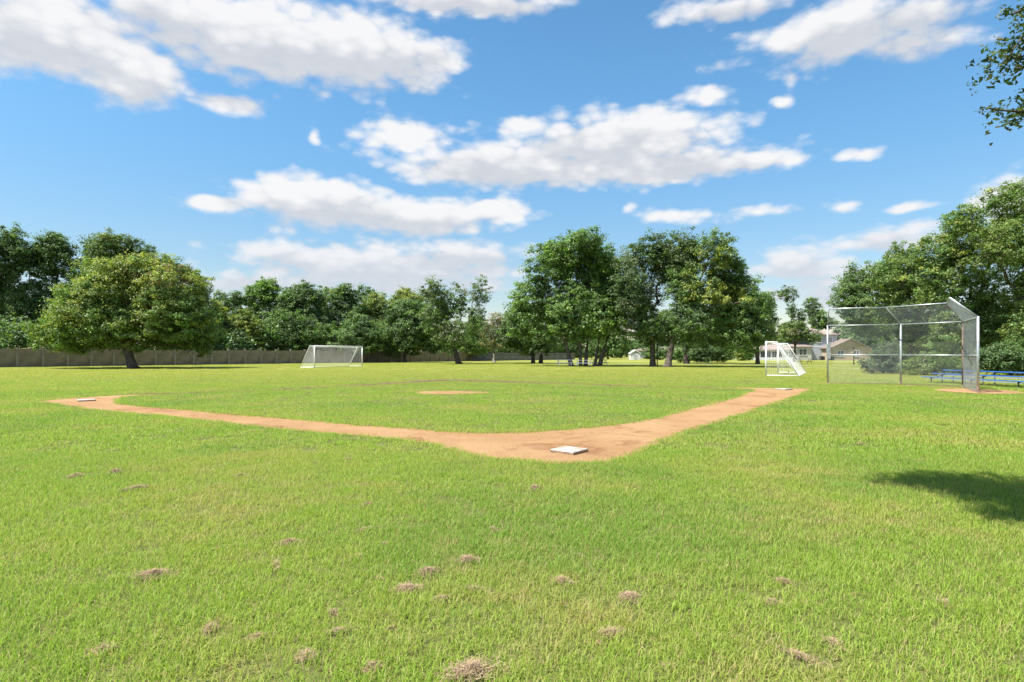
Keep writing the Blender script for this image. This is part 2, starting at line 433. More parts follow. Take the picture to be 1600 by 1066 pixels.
# ---------------------------------------------------------------- grass blades (instanced tufts)
def tuft_mesh(name, nb, rad, h, w, seg=2, dryp=.10):
    a = rng.uniform(0, 2*np.pi, nb); r = rad*np.sqrt(rng.uniform(0, 1, nb))
    bx, by = r*np.cos(a), r*np.sin(a)
    az_ = rng.uniform(0, 2*np.pi, nb); lean = rng.uniform(.25, 1.45, nb)
    H = h*rng.uniform(.55, 1.25, nb); Wd = w*rng.uniform(.7, 1.3, nb)
    dx, dy = np.cos(az_), np.sin(az_)
    wa = az_ + rng.uniform(.9, 2.2, nb); px, py = np.cos(wa), np.sin(wa)
    V = []; lv = [(0, 1.0), (.5, .85), (1.0, .08)]
    for (tt, wf) in lv:
        out_ = H*np.sin(lean)*tt**1.5; up = H*np.cos(lean*tt)*tt
        cx = bx + dx*out_; cy = by + dy*out_
        for sgn in (-1, 1):
            V.append(np.stack([cx + px*Wd*.5*wf*sgn, cy + py*Wd*.5*wf*sgn, up], 1))
    V = np.stack(V, 1).reshape(-1, 3)     # nb*6
    base = np.arange(nb)[:, None]*6
    F = np.concatenate([base + np.array([[0,1,3,2]]), base + np.array([[2,3,5,4]])], 0)
    col = np.stack([rng.uniform(0,1,nb), (rng.uniform(0,1,nb) < dryp).astype(float), rng.uniform(0,1,nb)], 1)
    col = np.repeat(col, 6, 0)
    return np_mesh(name, V, F, col, M_blade)
tuft_col = bpy.data.collections.new('tuft_sources')
NEARV, MIDV, FARV = 8, 6, 6
def add_src(i, me):
    o = bpy.data.objects.new('tuft_%02d' % i, me); tuft_col.objects.link(o)
idx = 0
for k in range(NEARV): add_src(idx, tuft_mesh('tuft', 34, .13, .056, .0038, dryp=.15)); idx += 1
for k in range(MIDV): add_src(idx, tuft_mesh('tuft', 56, .20, .056, .0078, dryp=.12)); idx += 1
for k in range(FARV): add_src(idx, tuft_mesh('tuft', 80, .46, .045, .018)); idx += 1

def in_poly(P, poly):
    x, y = P[:, 0], P[:, 1]; ins = np.zeros(len(P), bool); n = len(poly); j = n-1
    for i in range(n):
        xi, yi = poly[i]; xj, yj = poly[j]
        c = ((yi > y) != (yj > y)) & (x < (xj-xi)*(y-yi)/((yj-yi) if yj != yi else 1e-9) + xi)
        ins ^= c; j = i
    return ins
def ring_points(y0, y1, dens, hw=.93):
    n = int((y1*y1 - y0*y0) * hw * dens)
    y = np.sqrt(rng.uniform(y0*y0, y1*y1, n)); x = rng.uniform(-1, 1, n)*(y*hw + .8)
    return np.stack([x, y], 1)
pts, vi, sc = [], [], []
def zone(y0, y1, d, v0, nv, s0, s1):
    P = ring_points(y0, y1, d); pts.append(P)
    vi.append(rng.integers(v0, v0+nv, len(P))); sc.append(rng.uniform(s0, s1, len(P)))
zone(1.6, 5.0, 290, 0, NEARV, .75, 1.15)
zone(5.0, 9.0, 210, 0, NEARV, .8, 1.2)
zone(9.0, 17.0, 42, NEARV, MIDV, .8, 1.2)
zone(17.0, 30.0, 26, NEARV, MIDV, .85, 1.25)
zone(30.0, 52.0, 6.0, NEARV+MIDV, FARV, .8, 1.1)
zone(52.0, 95.0, 2.4, NEARV+MIDV, FARV, .9, 1.2)
# behind and beside the camera the lawn goes on too
Pb = np.stack([rng.uniform(-7, 7, 2600), rng.uniform(-5, 1.6, 2600)], 1); pts.append(Pb); vi.append(rng.integers(NEARV, NEARV+MIDV, len(Pb))); sc.append(rng.uniform(.8,1.2,len(Pb)))
P = np.concatenate(pts); VI = np.concatenate(vi); SC = np.concatenate(sc)
rad = np.where(VI < NEARV, .05, np.where(VI < NEARV+MIDV, .12, .30))
inO = in_poly(P, outer_w); inI = in_poly(P, inner_w)
dirt = inO & ~inI
# keep tufts off the clay: test four points round each tuft as well
for dx, dy in ((1,0),(-1,0),(0,1),(0,-1)):
    Q = P + np.stack([rad*dx, rad*dy], 1)
    dirt |= in_poly(Q, outer_w) & ~in_poly(Q, inner_w)
dirt |= in_poly(P, edge_w) | in_poly(P, mound) | in_poly(P, bs_strip) | in_poly(P, cl_patch) | in_poly(P, walk1) | in_poly(P, walk2)
keep = ~dirt
P, VI, SC, INF = P[keep], VI[keep], SC[keep], inI[keep]
# extra ragged edge along the clay
ed = []
for poly, sgn in ((outer_w, 1), (inner_w, -1)):
    for i in range(len(poly)):
        a = Vector(poly[i]); b = Vector(poly[(i+1) % len(poly)]); L = (b-a).length
        if a.y > 40: continue
        for j in range(int(L/.055)+1):
            q = a.lerp(b, random.random()); ed.append((q.x + random.gauss(0,.035), q.y + random.gauss(0,.035), 1.0 if sgn > 0 else 1.45))
ed = np.array(ed)
sel = rng.uniform(0, 1, len(ed)) < np.clip(1.1 - ed[:,1]/50, .35, .9)
ed = ed[sel]
P = np.concatenate([P, ed[:, :2]]); VI = np.concatenate([VI, rng.integers(0, NEARV, len(ed))]); SC = np.concatenate([SC, rng.uniform(.7,1.25,len(ed))*ed[:, 2]]); ed = ed[:, :2]
INF = np.concatenate([INF, np.zeros(len(ed), bool)])
ke = ~in_poly(P, edge_w); P, VI, SC = P[ke], VI[ke], SC[ke]
# stray weeds growing on the clay
Pw = ring_points(7.5, 26, 3); mk = in_poly(Pw, outer_w) & ~in_poly(Pw, inner_w); Pw = Pw[mk][::3]
P = np.concatenate([P, Pw]); VI = np.concatenate([VI, rng.integers(0, NEARV, len(Pw))]); SC = np.concatenate([SC, rng.uniform(.3,.55,len(Pw))])
me = bpy.data.meshes.new('grass'); me.vertices.add(len(P))
me.vertices.foreach_set('co', np.concatenate([P, np.full((len(P),1), .006)], 1).astype(np.float32).ravel())
a1 = me.attributes.new('pick', 'INT', 'POINT'); a1.data.foreach_set('value', VI.astype(np.int32))
a2 = me.attributes.new('size', 'FLOAT', 'POINT'); a2.data.foreach_set('value', SC.astype(np.float32))
a3 = me.attributes.new('spin', 'FLOAT', 'POINT'); a3.data.foreach_set('value', rng.uniform(0, 6.283, len(P)).astype(np.float32))
grass = bpy.data.objects.new('grass', me); C.objects.link(grass); grass['kind'] = 'stuff'
tag(grass, 'bright green mown lawn grass covering the whole field', 'grass')
print('grass tufts', len(P))
ng = bpy.data.node_groups.new('scatter_tufts', 'GeometryNodeTree')
ng.interface.new_socket('Geometry', in_out='INPUT', socket_type='NodeSocketGeometry')
ng.interface.new_socket('Geometry', in_out='OUTPUT', socket_type='NodeSocketGeometry')
gi = ng.nodes.new('NodeGroupInput'); go = ng.nodes.new('NodeGroupOutput')
iop = ng.nodes.new('GeometryNodeInstanceOnPoints'); ci = ng.nodes.new('GeometryNodeCollectionInfo')
ci.inputs['Collection'].default_value = tuft_col; ci.inputs['Separate Children'].default_value = True; ci.inputs['Reset Children'].default_value = True
def named(nm, ty):
    nd = ng.nodes.new('GeometryNodeInputNamedAttribute'); nd.data_type = ty; nd.inputs['Name'].default_value = nm; return nd.outputs['Attribute']
cb = ng.nodes.new('ShaderNodeCombineXYZ'); ng.links.new(named('spin', 'FLOAT'), cb.inputs[2])
m2p = ng.nodes.new('GeometryNodeMeshToPoints')
ng.links.new(gi.outputs[0], m2p.inputs['Mesh'])
ng.links.new(m2p.outputs[0], iop.inputs['Points']); ng.links.new(ci.outputs[0], iop.inputs['Instance'])
iop.inputs['Pick Instance'].default_value = True
ng.links.new(named('pick', 'INT'), iop.inputs['Instance Index'])
ng.links.new(cb.outputs[0], iop.inputs['Rotation']); ng.links.new(named('size', 'FLOAT'), iop.inputs['Scale'])
ng.links.new(iop.outputs[0], go.inputs[0])
md = grass.modifiers.new('scatter', 'NODES'); md.node_group = ng

# ---------------------------------------------------------------- dead thatch clumps
def clump_mesh(n, rx, ry, h):
    a = rng.uniform(0, 2*np.pi, n); r = np.minimum(np.abs(rng.normal(0, .62, n)), 1.6)
    x = r*np.cos(a)*rx; y = r*np.sin(a)*ry; z = .022 + .62*h*np.maximum(0, 1-r*.8)*rng.uniform(.3, 1, n)
    yaw = rng.uniform(0, 2*np.pi, n); L = rng.uniform(.03, .085, n); w = rng.uniform(.0014, .003, n); tilt = rng.normal(0, .35, n)
    d = np.stack([np.cos(yaw)*np.cos(tilt), np.sin(yaw)*np.cos(tilt), np.sin(tilt)], 1); s_ = np.stack([-np.sin(yaw), np.cos(yaw), rng.uniform(-.5,.5,n)], 1)
    c = np.stack([x, y, z], 1)
    V = np.stack([c - d*L[:,None]/2 - s_*w[:,None]/2, c - d*L[:,None]/2 + s_*w[:,None]/2, c + d*L[:,None]/2 + s_*w[:,None]/2, c + d*L[:,None]/2 - s_*w[:,None]/2], 1).reshape(-1, 3)
    V[:, 2] = np.maximum(V[:, 2], .01)
    F = np.arange(n*4).reshape(-1, 4)
    k = rng.uniform(0, 1, (n, 1)); col = (1-k)*np.array([[.21, .135, .08]]) + k*np.array([[.42, .31, .19]]); col = np.repeat(col, 4, 0)
    return np_mesh('thatch_clump', V, F, col, M_thatch)
clump_src = [clump_mesh(760, .15, .10, .05), clump_mesh(600, .11, .10, .045), clump_mesh(380, .17, .05, .03), clump_mesh(340, .09, .06, .035)]
clumps = [
    (240,903,0,1.0,'largest brown thatch clump in the left foreground grass'),(452,852,1,.95,'brown thatch clump beyond the big left one, towards the clay path'),
    (735,1056,0,1.05,'wide pale brown thatch clump at the bottom edge, left of centre'),(668,898,1,.9,'pale tufty thatch clump in mid lawn below the clay bend'),
    (983,938,1,.85,'thatch clump right of centre in the foreground lawn'),(1248,1030,2,.75,'long narrow thatch strip near the bottom right of the lawn'),
    (636,926,3,1.1,'reddish brown thatch clump just in front of the pale tufty one'),(730,880,3,1.1,'small thatch clump right of the pale tufty one'),
    (580,1047,1,.62,'brown thatch clump near the bottom edge, left of the wide pale one'),(530,990,2,.62,'tall pale thatch strand heap in the lower left centre'),
    (955,996,3,.95,'reddish thatch clump below the one right of centre'),(878,912,3,.9,'small thatch clump straight below the near base'),
    (375,746,0,.8,'faint straw clump at left below the clay path'),(575,790,1,.6,'small brown thatch clump behind, below the bend of the clay path')]
small = [(432,886),(560,872),(600,853),(213,766),(835,765),(1345,696),(545,720),(1045,1046),(1205,945),(1225,912),(1478,945),(520,960),(590,905),(180,740),(120,745),(905,870),(1000,905),(770,830),(610,985),(340,858),(935,1008),(480,1030),(160,1020),(400,1000),(1300,1010),(1100,880),(745,925),(690,940),(570,830),(330,985)]
for i, (px, py, k, s, lab) in enumerate(clumps):
    o = bpy.data.objects.new('thatch_clump', clump_src[k]); C.objects.link(o)
    x, y = G(px, py); s *= .84; o.location = (x, y, .006); o.rotation_euler = (0, 0, [0.1,-.3,.4,.2,.5,-.9][i % 6]); o.scale = (s, s, s)
    tag(o, lab, 'dead grass clump', 'dead thatch clumps lying on the lawn')
marks = [(240,903,'the largest clump at left'),(452,852,'the brown clump beyond the big left one'),(735,1056,'the wide pale clump at the bottom edge'),(668,898,'the pale tufty clump in mid lawn'),(983,938,'the clump right of centre'),
         (1248,1030,'the long thatch strip at bottom right'),(530,990,'the pale strand heap at lower left centre'),(375,746,'the faint straw clump at left'),(575,790,'the small clump below the clay bend'),(889,707,'the nearest white base'),(1500,790,'the tree shadow at right')]
used_lab = set()
def scrap_label(px, py):
    for (mx_, my_, nm) in sorted(marks, key=lambda q: (q[0]-px)**2 + 4*(q[1]-py)**2):
        dx, dy = px-mx_, (py-my_)*2
        far = 'just ' if math.hypot(dx, dy) < 110 else ('well ' if math.hypot(dx, dy) > 330 else '')
        side = 'right of' if dx > 0 else 'left of'; dep = 'in front of' if dy > 0 else 'behind'
        opts = [side, dep] if abs(dx) > abs(dy) else [dep, side]
        if abs(abs(dx)-abs(dy)) < .5*max(abs(dx), abs(dy)): opts.insert(0, dep + ' and ' + side)
        for o_ in opts:
            l_ = 'small thatch scrap %s%s %s' % (far, o_, nm)
            if l_ not in used_lab and len(l_.split()) <= 16: used_lab.add(l_); return l_
    return 'small scrap of brown dead thatch lying in the lawn'
for i, (px, py) in enumerate(small):
    o = bpy.data.objects.new('thatch_clump', clump_src[random.choice([1,2,3,3])]); C.objects.link(o)
    x, y = G(px, py); s = random.uniform(.4, .8)*(1 if py > 800 else 1.5); o.location = (x, y, .0); o.rotation_euler = (0, 0, random.uniform(0, 6)); o.scale = (s, s, s)
    tag(o, scrap_label(px, py), 'dead grass clump', 'small thatch scraps on the lawn')

# ---------------------------------------------------------------- bases
def base_plate(x, y, rz, s, label):
    mb = MB(); h = .05; q = s/2; e = .012
    mb.v = [(-q,-q,0),(q,-q,0),(q,q,0),(-q,q,0),(-q,-q,h-e),(q,-q,h-e),(q,q,h-e),(-q,q,h-e),(-q+e,-q+e,h),(q-e,-q+e,h),(q-e,q-e,h),(-q+e,q-e,h)]
    mb.f = [(0,1,5,4),(1,2,6,5),(2,3,7,6),(3,0,4,7),(4,5,9,8),(5,6,10,9),(6,7,11,10),(7,4,8,11),(8,9,10,11)]
    mb.m = [1,1,1,1,0,0,0,0,0]
    o = mb.build('base_plate', [M_base, M_baseside], loc=(x, y, .009)); o.rotation_euler = (0, 0, rz)
    return tag(o, label, 'base', 'white square bases on the clay path')
bx, by = G(889.5, 707.2)
base_plate(bx, by, R(51.3), .42, 'white square base on the wide bend of the clay path nearest the camera')
x, y = G(1224, 609.5); base_plate(x, y, R(30), .50, 'white base at the right end of the clay path, near the backstop')
x, y = G(135, 627); base_plate(x, y, R(40), .46, 'white base on the far left corner of the clay path')

# ---------------------------------------------------------------- chain-link backstop
bs = thing('chain_link_backstop', 'tall galvanised chain-link baseball backstop with an inward-slanting hood', 'backstop', (17.8, 26.0, 0))
off = Vector((17.8, 26.0, 0))
HP = 2.88; HH = 3.66
Pp = [Vector((x, y, 0)) - off for x, y in PB]
inw = [Vector((-.419, -.909, 0)), Vector((-.957, -.29, 0)), Vector((-.957, -.29, 0)), Vector((-.866, .5, 0))]
Qh = [p + v*(.86 if i in (0,3) else .92) + Vector((0,0,HH)) for i, (p, v) in enumerate(zip(Pp, inw))]
def wires(a, b, c, d, step=.062, r=.0028):
    """diamond wire between the quad a,b (bottom) and d,c (top)"""
    mb = MB(); U = (b-a).length; Vv = ((d-a).length + (c-b).length)/2
    def at(u, v): return (a.lerp(b, u/U)).lerp(d.lerp(c, u/U), v/Vv)
    st = step*math.sqrt(2)
    n = int((U+Vv)/st) + 1
    for i in range(n):
        k = i*st
        # rising
        u0, v0 = (k, 0) if k <= U else (U, k-U)
        u1, v1 = (k-Vv, Vv) if k >= Vv else (0, k)
        for fl in (0, 1):
            p0 = at(u0 if not fl else U-u0, v0); p1 = at(u1 if not fl else U-u1, v1)
            if (p1-p0).length < .02: continue
            mb.tube([p0, p1], r, 3, False)
    return mb
zt = Vector((0,0,HP)); zb = Vector((0,0,.05))
for i in range(3):
    wires(Pp[i]+zb, Pp[i+1]+zb, Pp[i+1]+zt, Pp[i]+zt).build('wire_mesh', M_wire, bs, kind='stuff')
    wires(Pp[i]+zt, Pp[i+1]+zt, Qh[i+1], Qh[i]).build('hood_mesh', M_wire, bs, kind='stuff')
for i in range(4):
    r = .045 if i in (1, 3) else .038
    MB().tube([Pp[i], Pp[i]+zt+Vector((0,0,.04))], r, 12).build('post', M_galv if i != 2 else M_rust, bs, True)
    MB().tube([Pp[i]+Vector((0,0,.0)), Pp[i]+Vector((0,0,.16 if i<3 else .28))], r+.003, 12, False).build('rust_collar', M_rust, bs, True)
    MB().tube([Pp[i]+zt, Qh[i]], .027 if i != 3 else .036, 10).build('rafter', M_galv, bs, True)
for i in range(3):
    for zz, nm in ((HP, 'top_rail'), (1.43, 'middle_rail')):
        MB().tube([Pp[i]+Vector((0,0,zz)), Pp[i+1]+Vector((0,0,zz))], .024, 10).build(nm, M_galv, bs, True)
    MB().tube([Qh[i], Qh[i+1]], .026, 10).build('hood_rail', M_galv, bs, True)
    MB().tube([Pp[i]+Vector((0,0,.06)), Pp[i+1]+Vector((0,0,.06))], .008, 6).build('tension_wire', M_rust, bs, True)
bx_ = MB().box((0,0,0), (.16,.09,.75)).build('sign_plate', M_galv, bs); bx_.location = Pp[0] + Vector((.0,-.09,1.62))

# ---------------------------------------------------------------- blue bleachers behind the backstop
bl = thing('bleacher', 'low three-row bleacher with blue seat planks beside the backstop', 'bleacher', (22.0, 25.5, 0), 0)
A = Vector((21.35, 30.6, 0)); Bv = Vector((22.35, 21.8, 0)); dv = (Bv-A).normalized(); nv = Vector((-dv.y, dv.x, 0))
if nv.x < 0: nv = -nv
Lb = (Bv-A).length; Rm = Matrix(((dv.x, nv.x, 0), (dv.y, nv.y, 0), (0, 0, 1)))
o3 = Vector((22.0, 25.5, 0)); mid = (A+Bv)/2 - o3
for k, (dn, zz) in enumerate(((0, .30), (.62, .47), (1.24, .64))):
    c = mid + nv*dn + Vector((0,0,zz)); 
    for q in (-1, 1):
        MB().box((0,0,0), (Lb, .125, .04)).build('seat_plank', M_blue, bl, bevel=.006)
        o = bpy.data.objects[-1] if False else C.objects[-1]
        o.location = c + nv*(.068*q); o.rotation_euler = (0, 0, math.atan2(dv.y, dv.x))
    if k:
        o = MB().box((0,0,0), (Lb, .20, .035)).build('foot_plank', M_galv, bl); o.location = mid + nv*(dn-.28) + Vector((0,0,zz-.26)); o.rotation_euler = (0,0,math.atan2(dv.y, dv.x))
for tpos in (.06, .32, .58, .84):
    p0 = A - o3 + dv*(Lb*tpos)
    mb = MB()
    mb.tube([p0 + nv*(-.12) + Vector((0,0,.03)), p0 + nv*1.45 + Vector((0,0,.03))], .025, 6)
    for dn, zz in ((0,.28),(.62,.45),(1.24,.62)):
        mb.tube([p0 + nv*dn + Vector((0,0,.03)), p0 + nv*dn + Vector((0,0,zz))], .025, 6)
    mb.tube([p0 + nv*(-.05) + Vector((0,0,.22)), p0 + nv*1.4 + Vector((0,0,.60))], .022, 6)
    mb.build('support_frame', M_dark, bl)

# ---------------------------------------------------------------- goals
def goal(p0, p1, back, label, depth_b=1.95, depth_t=.65, H=2.27, sag=1):
    p0 = Vector((*p0, 0)); p1 = Vector((*p1, 0)); bk = Vector((*back, 0)).normalized()
    t = thing('football_goal', label, 'goal', tuple(p0), 0, 'white portable football goals')
    q1 = p1 - p0; q0 = Vector((0,0,0)); z = Vector((0,0,H))
    for q in (q0, q1): MB().tube([q, q+z], .055, 12).build('post', M_white, t, True)
    MB().tube([q0+z, q1+z], .055, 12).build('crossbar', M_white, t, True)
    for q in (q0, q1):
        MB().tube([q+z, q+z+bk*depth_t, q+bk*depth_b+Vector((0,0,.04))], .03, 8).build('side_frame', M_white, t, True)
        MB().tube([q+Vector((0,0,.04)), q+bk*depth_b+Vector((0,0,.04))], .028, 8).build('ground_bar', M_white, t, True)
    MB().tube([q0+bk*depth_b+Vector((0,0,.04)), q1+bk*depth_b+Vector((0,0,.04))], .028, 8).build('rear_bar', M_white, t, True)
    # net: profile from crossbar over the top, down the back; cords with sag
    U = q1.length; nu = int(U/.125); prof = [z, z+bk*depth_t, bk*depth_b+Vector((0,0,.04))]
    def prof_at(s):
        L1 = depth_t; L2 = (prof[2]-prof[1]).length; d = s*(L1+L2)
        if d <= L1: return prof[0].lerp(prof[1], d/L1)
        return prof[1].lerp(prof[2], (d-L1)/L2)
    def net_pt(u, s):
        p = q0.lerp(q1, u) + prof_at(s)
        sg = math.sin(math.pi*u)*(.5+.5*math.sin(u*9+1))
        p.z -= sag*.22*math.sin(math.pi*min(1, s*1.3))*(.35+sg) if s < .75 else 0
        p += -bk*(sag*.25*math.sin(math.pi*s)*(.4+.6*math.sin(math.pi*u)))
        return p
    mb = MB(); r = .0034
    for i in range(nu+1):
        mb.tube([net_pt(i/nu, s/9) for s in range(10)], r, 3, False)
    for j in range(27):
        mb.tube([net_pt(i/12, j/26) for i in range(13)], r, 3, False)
    mb.build('back_net', M_net, t, kind='stuff')
    for q in (q0, q1):
        mb = MB()
        for i in range(16):       # vertical cords of the side panel
            d = depth_b*i/15
            top = H if d <= depth_t else H*(1-(d-depth_t)/(depth_b-depth_t))
            if top > .08: mb.tube([q+bk*d+Vector((0,0,.03)), q+bk*d+Vector((0,0,top))], r, 3, False)
        for j in range(18):
            zz = H*j/18 + .04; dm = depth_b - (depth_b-depth_t)*zz/H
            mb.tube([q+Vector((0,0,zz)), q+bk*(dm*.5)+Vector((0,0,zz-.05)), q+bk*dm+Vector((0,0,zz))], r, 3, False)
        mb.build('side_net', M_net, t, kind='stuff')
    return t
goal((-20.4, 60.8), (-17.2, 67.6), (-.905, .426), 'white football goal on the left, before the concrete wall')
goal((17.0, 39.4), (20.66, 45.7), (.866, -.5), 'white football goal on the right, between the oaks and the backstop')

# ---------------------------------------------------------------- precast wall and picket fence
wall_a = Vector((-54 - .675*14, 62.1 - .738*14, 0)); wd = Vector((.675, .738, 0))
wall = thing('precast_concrete_wall', 'long weathered grey precast concrete wall behind the left trees', 'wall', tuple(wall_a))
n_pan = 36; pitch = 2.2
pan_me = None; post_me = None; cap_me = None
ang_w = math.atan2(wd.y, wd.x)
pan = MB()
pan.box((pitch/2, 0, .98), (pitch-.18, .07, 1.92))
pan.box((pitch/2, 0, 1.955), (pitch-.18, .11, .07))
o_pan = pan.build('wall_panel', M_conc, wall)
o_pan2 = MB().box((0, 0, 1.05), (.20, .20, 2.1)).box((0, 0, 2.12), (.25, .25, .05)).build('wall_post', M_concpost, wall)
for i in range(n_pan + 1):
    if i == 0: a, b = o_pan, o_pan2
    else:
        a = o_pan.copy(); C.objects.link(a); a.parent = wall
        b = o_pan2.copy(); C.objects.link(b); b.parent = wall
    dz = -.05*math.sin(i*1.7) - .004*i
    a.location = wd*pitch*i + Vector((0, 0, dz)); a.rotation_euler = (0, 0, ang_w)
    b.location = wd*pitch*i + Vector((0, 0, dz+.03)); b.rotation_euler = (0, 0, ang_w)
fa = wall_a + wd*pitch*(n_pan+1)
fence = thing('picket_fence', 'distant grey weathered wooden board fence beyond the middle trees', 'fence', tuple(fa))
for i in range(14):
    mb = MB()
    for k in range(16):
        mb.box((k*.15+.07, random.uniform(-.008,.008), .80+random.uniform(-.02,.02)), (.132, .02, 1.55))
    mb.box((1.2, .04, .4), (2.4, .04, .09)); mb.box((1.2, .04, 1.25), (2.4, .04, .09))
    o = mb.build('board_panel', M_wood, fence, kind='stuff'); o.location = wd*2.45*i; o.rotation_euler = (0,0,ang_w)
    o = MB().box((0,0,.82), (.10,.10,1.68)).build('fence_post', M_wood, fence); o.location = wd*2.45*i - wd*.03; o.rotation_euler = (0,0,ang_w)

# ---------------------------------------------------------------- houses
def window(house, x, y, z, w, h, n=2, frame=M_trim):
    f = MB()
    f.box((x, y-.05, z+h/2+.05), (w+.2, .08, .10)); f.box((x, y-.05, z-h/2-.05), (w+.24, .12, .10))
    f.box((x-w/2-.05, y-.05, z), (.10, .08, h)); f.box((x+w/2+.05, y-.05, z), (.10, .08, h))
    for i in range(1, n): f.box((x-w/2+w*i/n, y-.05, z), (.07, .07, h))
    f.box((x, y-.048, z), (w, .05, .05))
    fo = f.build('window', frame, house)
    MB().box((x, y-.012, z), (w, .02, h)).build('pane', M_glass, fo)
def hip(x0, x1, y0, y1, z, rise, ov=.45, gable=None):
    x0 -= ov; x1 += ov; y0 -= ov; y1 += ov
    mb = MB(); d = min(x1-x0, y1-y0)/2; t = .18
    if gable == 'front':
        mx_ = (x0+x1)/2
        v = [(x0,y0,z),(mx_,y0,z+rise),(mx_,y1,z+rise),(x0,y1,z),(x1,y0,z),(x1,y1,z)]
        v += [(a,b,c-t) for a,b,c in v]
        mb.v = v; mb.f = [(0,1,2,3),(1,4,5,2),(6,9,8,7),(7,8,11,10),(0,6,7,1),(1,7,10,4),(3,2,8,9),(2,5,11,8),(0,3,9,6),(4,10,11,5)]; mb.m = [0]*10
        return mb
    if (x1-x0) >= (y1-y0): r0, r1 = (x0+d, (y0+y1)/2, z+rise), (x1-d, (y0+y1)/2, z+rise)
    else: r0, r1 = ((x0+x1)/2, y0+d, z+rise), ((x0+x1)/2, y1-d, z+rise)
    c = [(x0,y0,z),(x1,y0,z),(x1,y1,z),(x0,y1,z)]
    mb.v = c + [r0, r1] + [(a,b,e-t) for a,b,e in c]
    if (x1-x0) >= (y1-y0): mb.f = [(0,1,5,4),(1,2,5),(2,3,4,5),(3,0,4)]
    else: mb.f = [(0,1,4),(1,2,5,4),(2,3,5),(3,0,4,5)]
    mb.f += [(0,6,7,1),(1,7,8,2),(2,8,9,3),(3,9,6,0),(6,9,8,7)]; mb.m = [0]*len(mb.f)
    return mb
def siding(x0, x1, y0, y1, z0, z1, step=.45):
    mb = MB(); mb.box(((x0+x1)/2, (y0+y1)/2, (z0+z1)/2), (x1-x0, y1-y0, z1-z0)); return mb
# px->metres at the house row (Y = 127)
def hx(px, Y=127): return (px-800)*Y/FOC
h1 = thing('two_storey_house', 'two-storey pale house with a pinkish hip roof behind the right goal', 'house', (hx(1275), 127, 0))
ox = hx(1275)
siding(hx(1236)-ox, hx(1268)-ox, 0, 9, 0, 2.95).build('lower_wall', M_siding, h1)
siding(hx(1268)-ox+.01, hx(1309)-ox, .6, 10, 0, 5.6).build('tall_wall', M_siding_g, h1)
siding(hx(1236)-ox, hx(1268)-ox, 5, 10, 2.95, 5.6).build('rear_wall', M_siding_g, h1)
MB().box((hx(1288)-ox, .585, 2.9), (hx(1309)-hx(1268), .03, .2)).build('trim_band', M_trim, h1)
for px in (1268, 1309): MB().box((hx(px)-ox, .56, 2.8), (.14, .06, 5.4)).build('corner_trim', M_trim, h1)
hip(hx(1238)-ox, hx(1309)-ox, .6, 10, 5.6, 1.9).build('roof', M_roof, h1)
hip(hx(1234)-ox, hx(1267)-ox, -.1, 4.6, 2.98, .9, .3).build('lower_roof', M_roof, h1)
window(h1, hx(1254.5)-ox, 0, 1.75, 1.55, 1.25)
window(h1, hx(1299)-ox, .6, 4.4, .8, 1.1)
window(h1, hx(1282)-ox, .6, 4.4, .8, 1.1)
lan = thing('screened_porch', 'low white screened porch with a reddish roof left of the two-storey house', 'porch', (hx(1205), 127, 0))
ox2 = hx(1205)
MB().box((0, 0, .32), (8.6, 3, .64)).build('knee_wall', M_trim, lan)
MB().box((0, .15, 1.3), (8.4, 2.6, 1.35)).build('screen', M_screen, lan)
for i in range(8): MB().box((-4.2 + i*1.2, -1.45, 1.3), (.14, .1, 1.4)).build('frame_post', M_trim, lan)
MB().box((0, -1.4, 2.1), (8.8, .35, .32)).build('fascia', M_trim, lan)
hip(-4.4, 4.4, -1.4, 5, 2.3, 1.25, .3).build('roof', M_roof, lan)
h2 = thing('tan_house', 'single-storey tan stucco house seen through the backstop mesh', 'house', (hx(1330, 124), 124, 0))
ox3 = hx(1330, 124)
def hx2(p): return hx(p, 124)-ox3
siding(hx2(1299), hx2(1362), 0, 9, 0, 2.55).build('wall', M_tan, h2)
g_ = MB(); gx0, gx1 = hx2(1299), hx2(1362); g_.v = [(gx0,0,2.55),(gx1,0,2.55),((gx0+gx1)/2-.4,0,4.3),(gx0,9,2.55),(gx1,9,2.55),((gx0+gx1)/2-.4,9,4.3)]
g_.f = [(0,1,2),(3,5,4),(0,2,5,3),(1,4,5,2)]; g_.m = [0]*4; g_.build('gable_wall', M_tan, h2)
hip(gx0, gx1-.8, -.1, 9, 2.65, 1.95, .45, 'front').build('roof', M_roofb, h2)
window(h2, hx2(1313.5), 0, 1.45, 1.35, 1.1); window(h2, hx2(1338), 0, 1.45, 1.0, 1.1)
for (px, w, Y, lab) in ((1284, .95, 125.6, 'dark air conditioner unit at the foot of the pale house wall'), (1299, .9, 122.5, 'dark air conditioner unit at the left corner of the tan house')):
    a = thing('air_conditioner', lab, 'air conditioner', (hx(px, Y), Y, 0), 0, 'air conditioners by the houses')
    MB().box((0,0,.45), (w,.8,.8)).build('cabinet', M_dark, a, bevel=.03)
    MB().tube([(0,0,.85),(0,0,.92)], .33, 14).build('fan_guard', M_black, a)
    mb = MB()
    for k in range(7): mb.box((0,-.41,.15+k*.1), (w*.9,.02,.03))
    mb.build('louvre', M_black, a)
lp = thing('lamp_post', 'short dark lamp post in front of the tan house', 'lamp post', (hx(1334, 78), 78, 0))
MB().tube([(0,0,0),(0,0,2.0)], .07, 8).build('pole', M_black, lp, True)
MB().tube([(0,0,0),(0,0,.15)], .13, 8).build('base', M_black, lp)
MB().tube([(0,0,2.0),(0,0,2.22),(0,0,2.3)], [.10,.12,.03], 8).build('lantern', M_black, lp)
lp = thing('lamp_post', 'thin dark post standing between the two right oak trunks', 'lamp post', (hx(1027, 66), 66, 0))
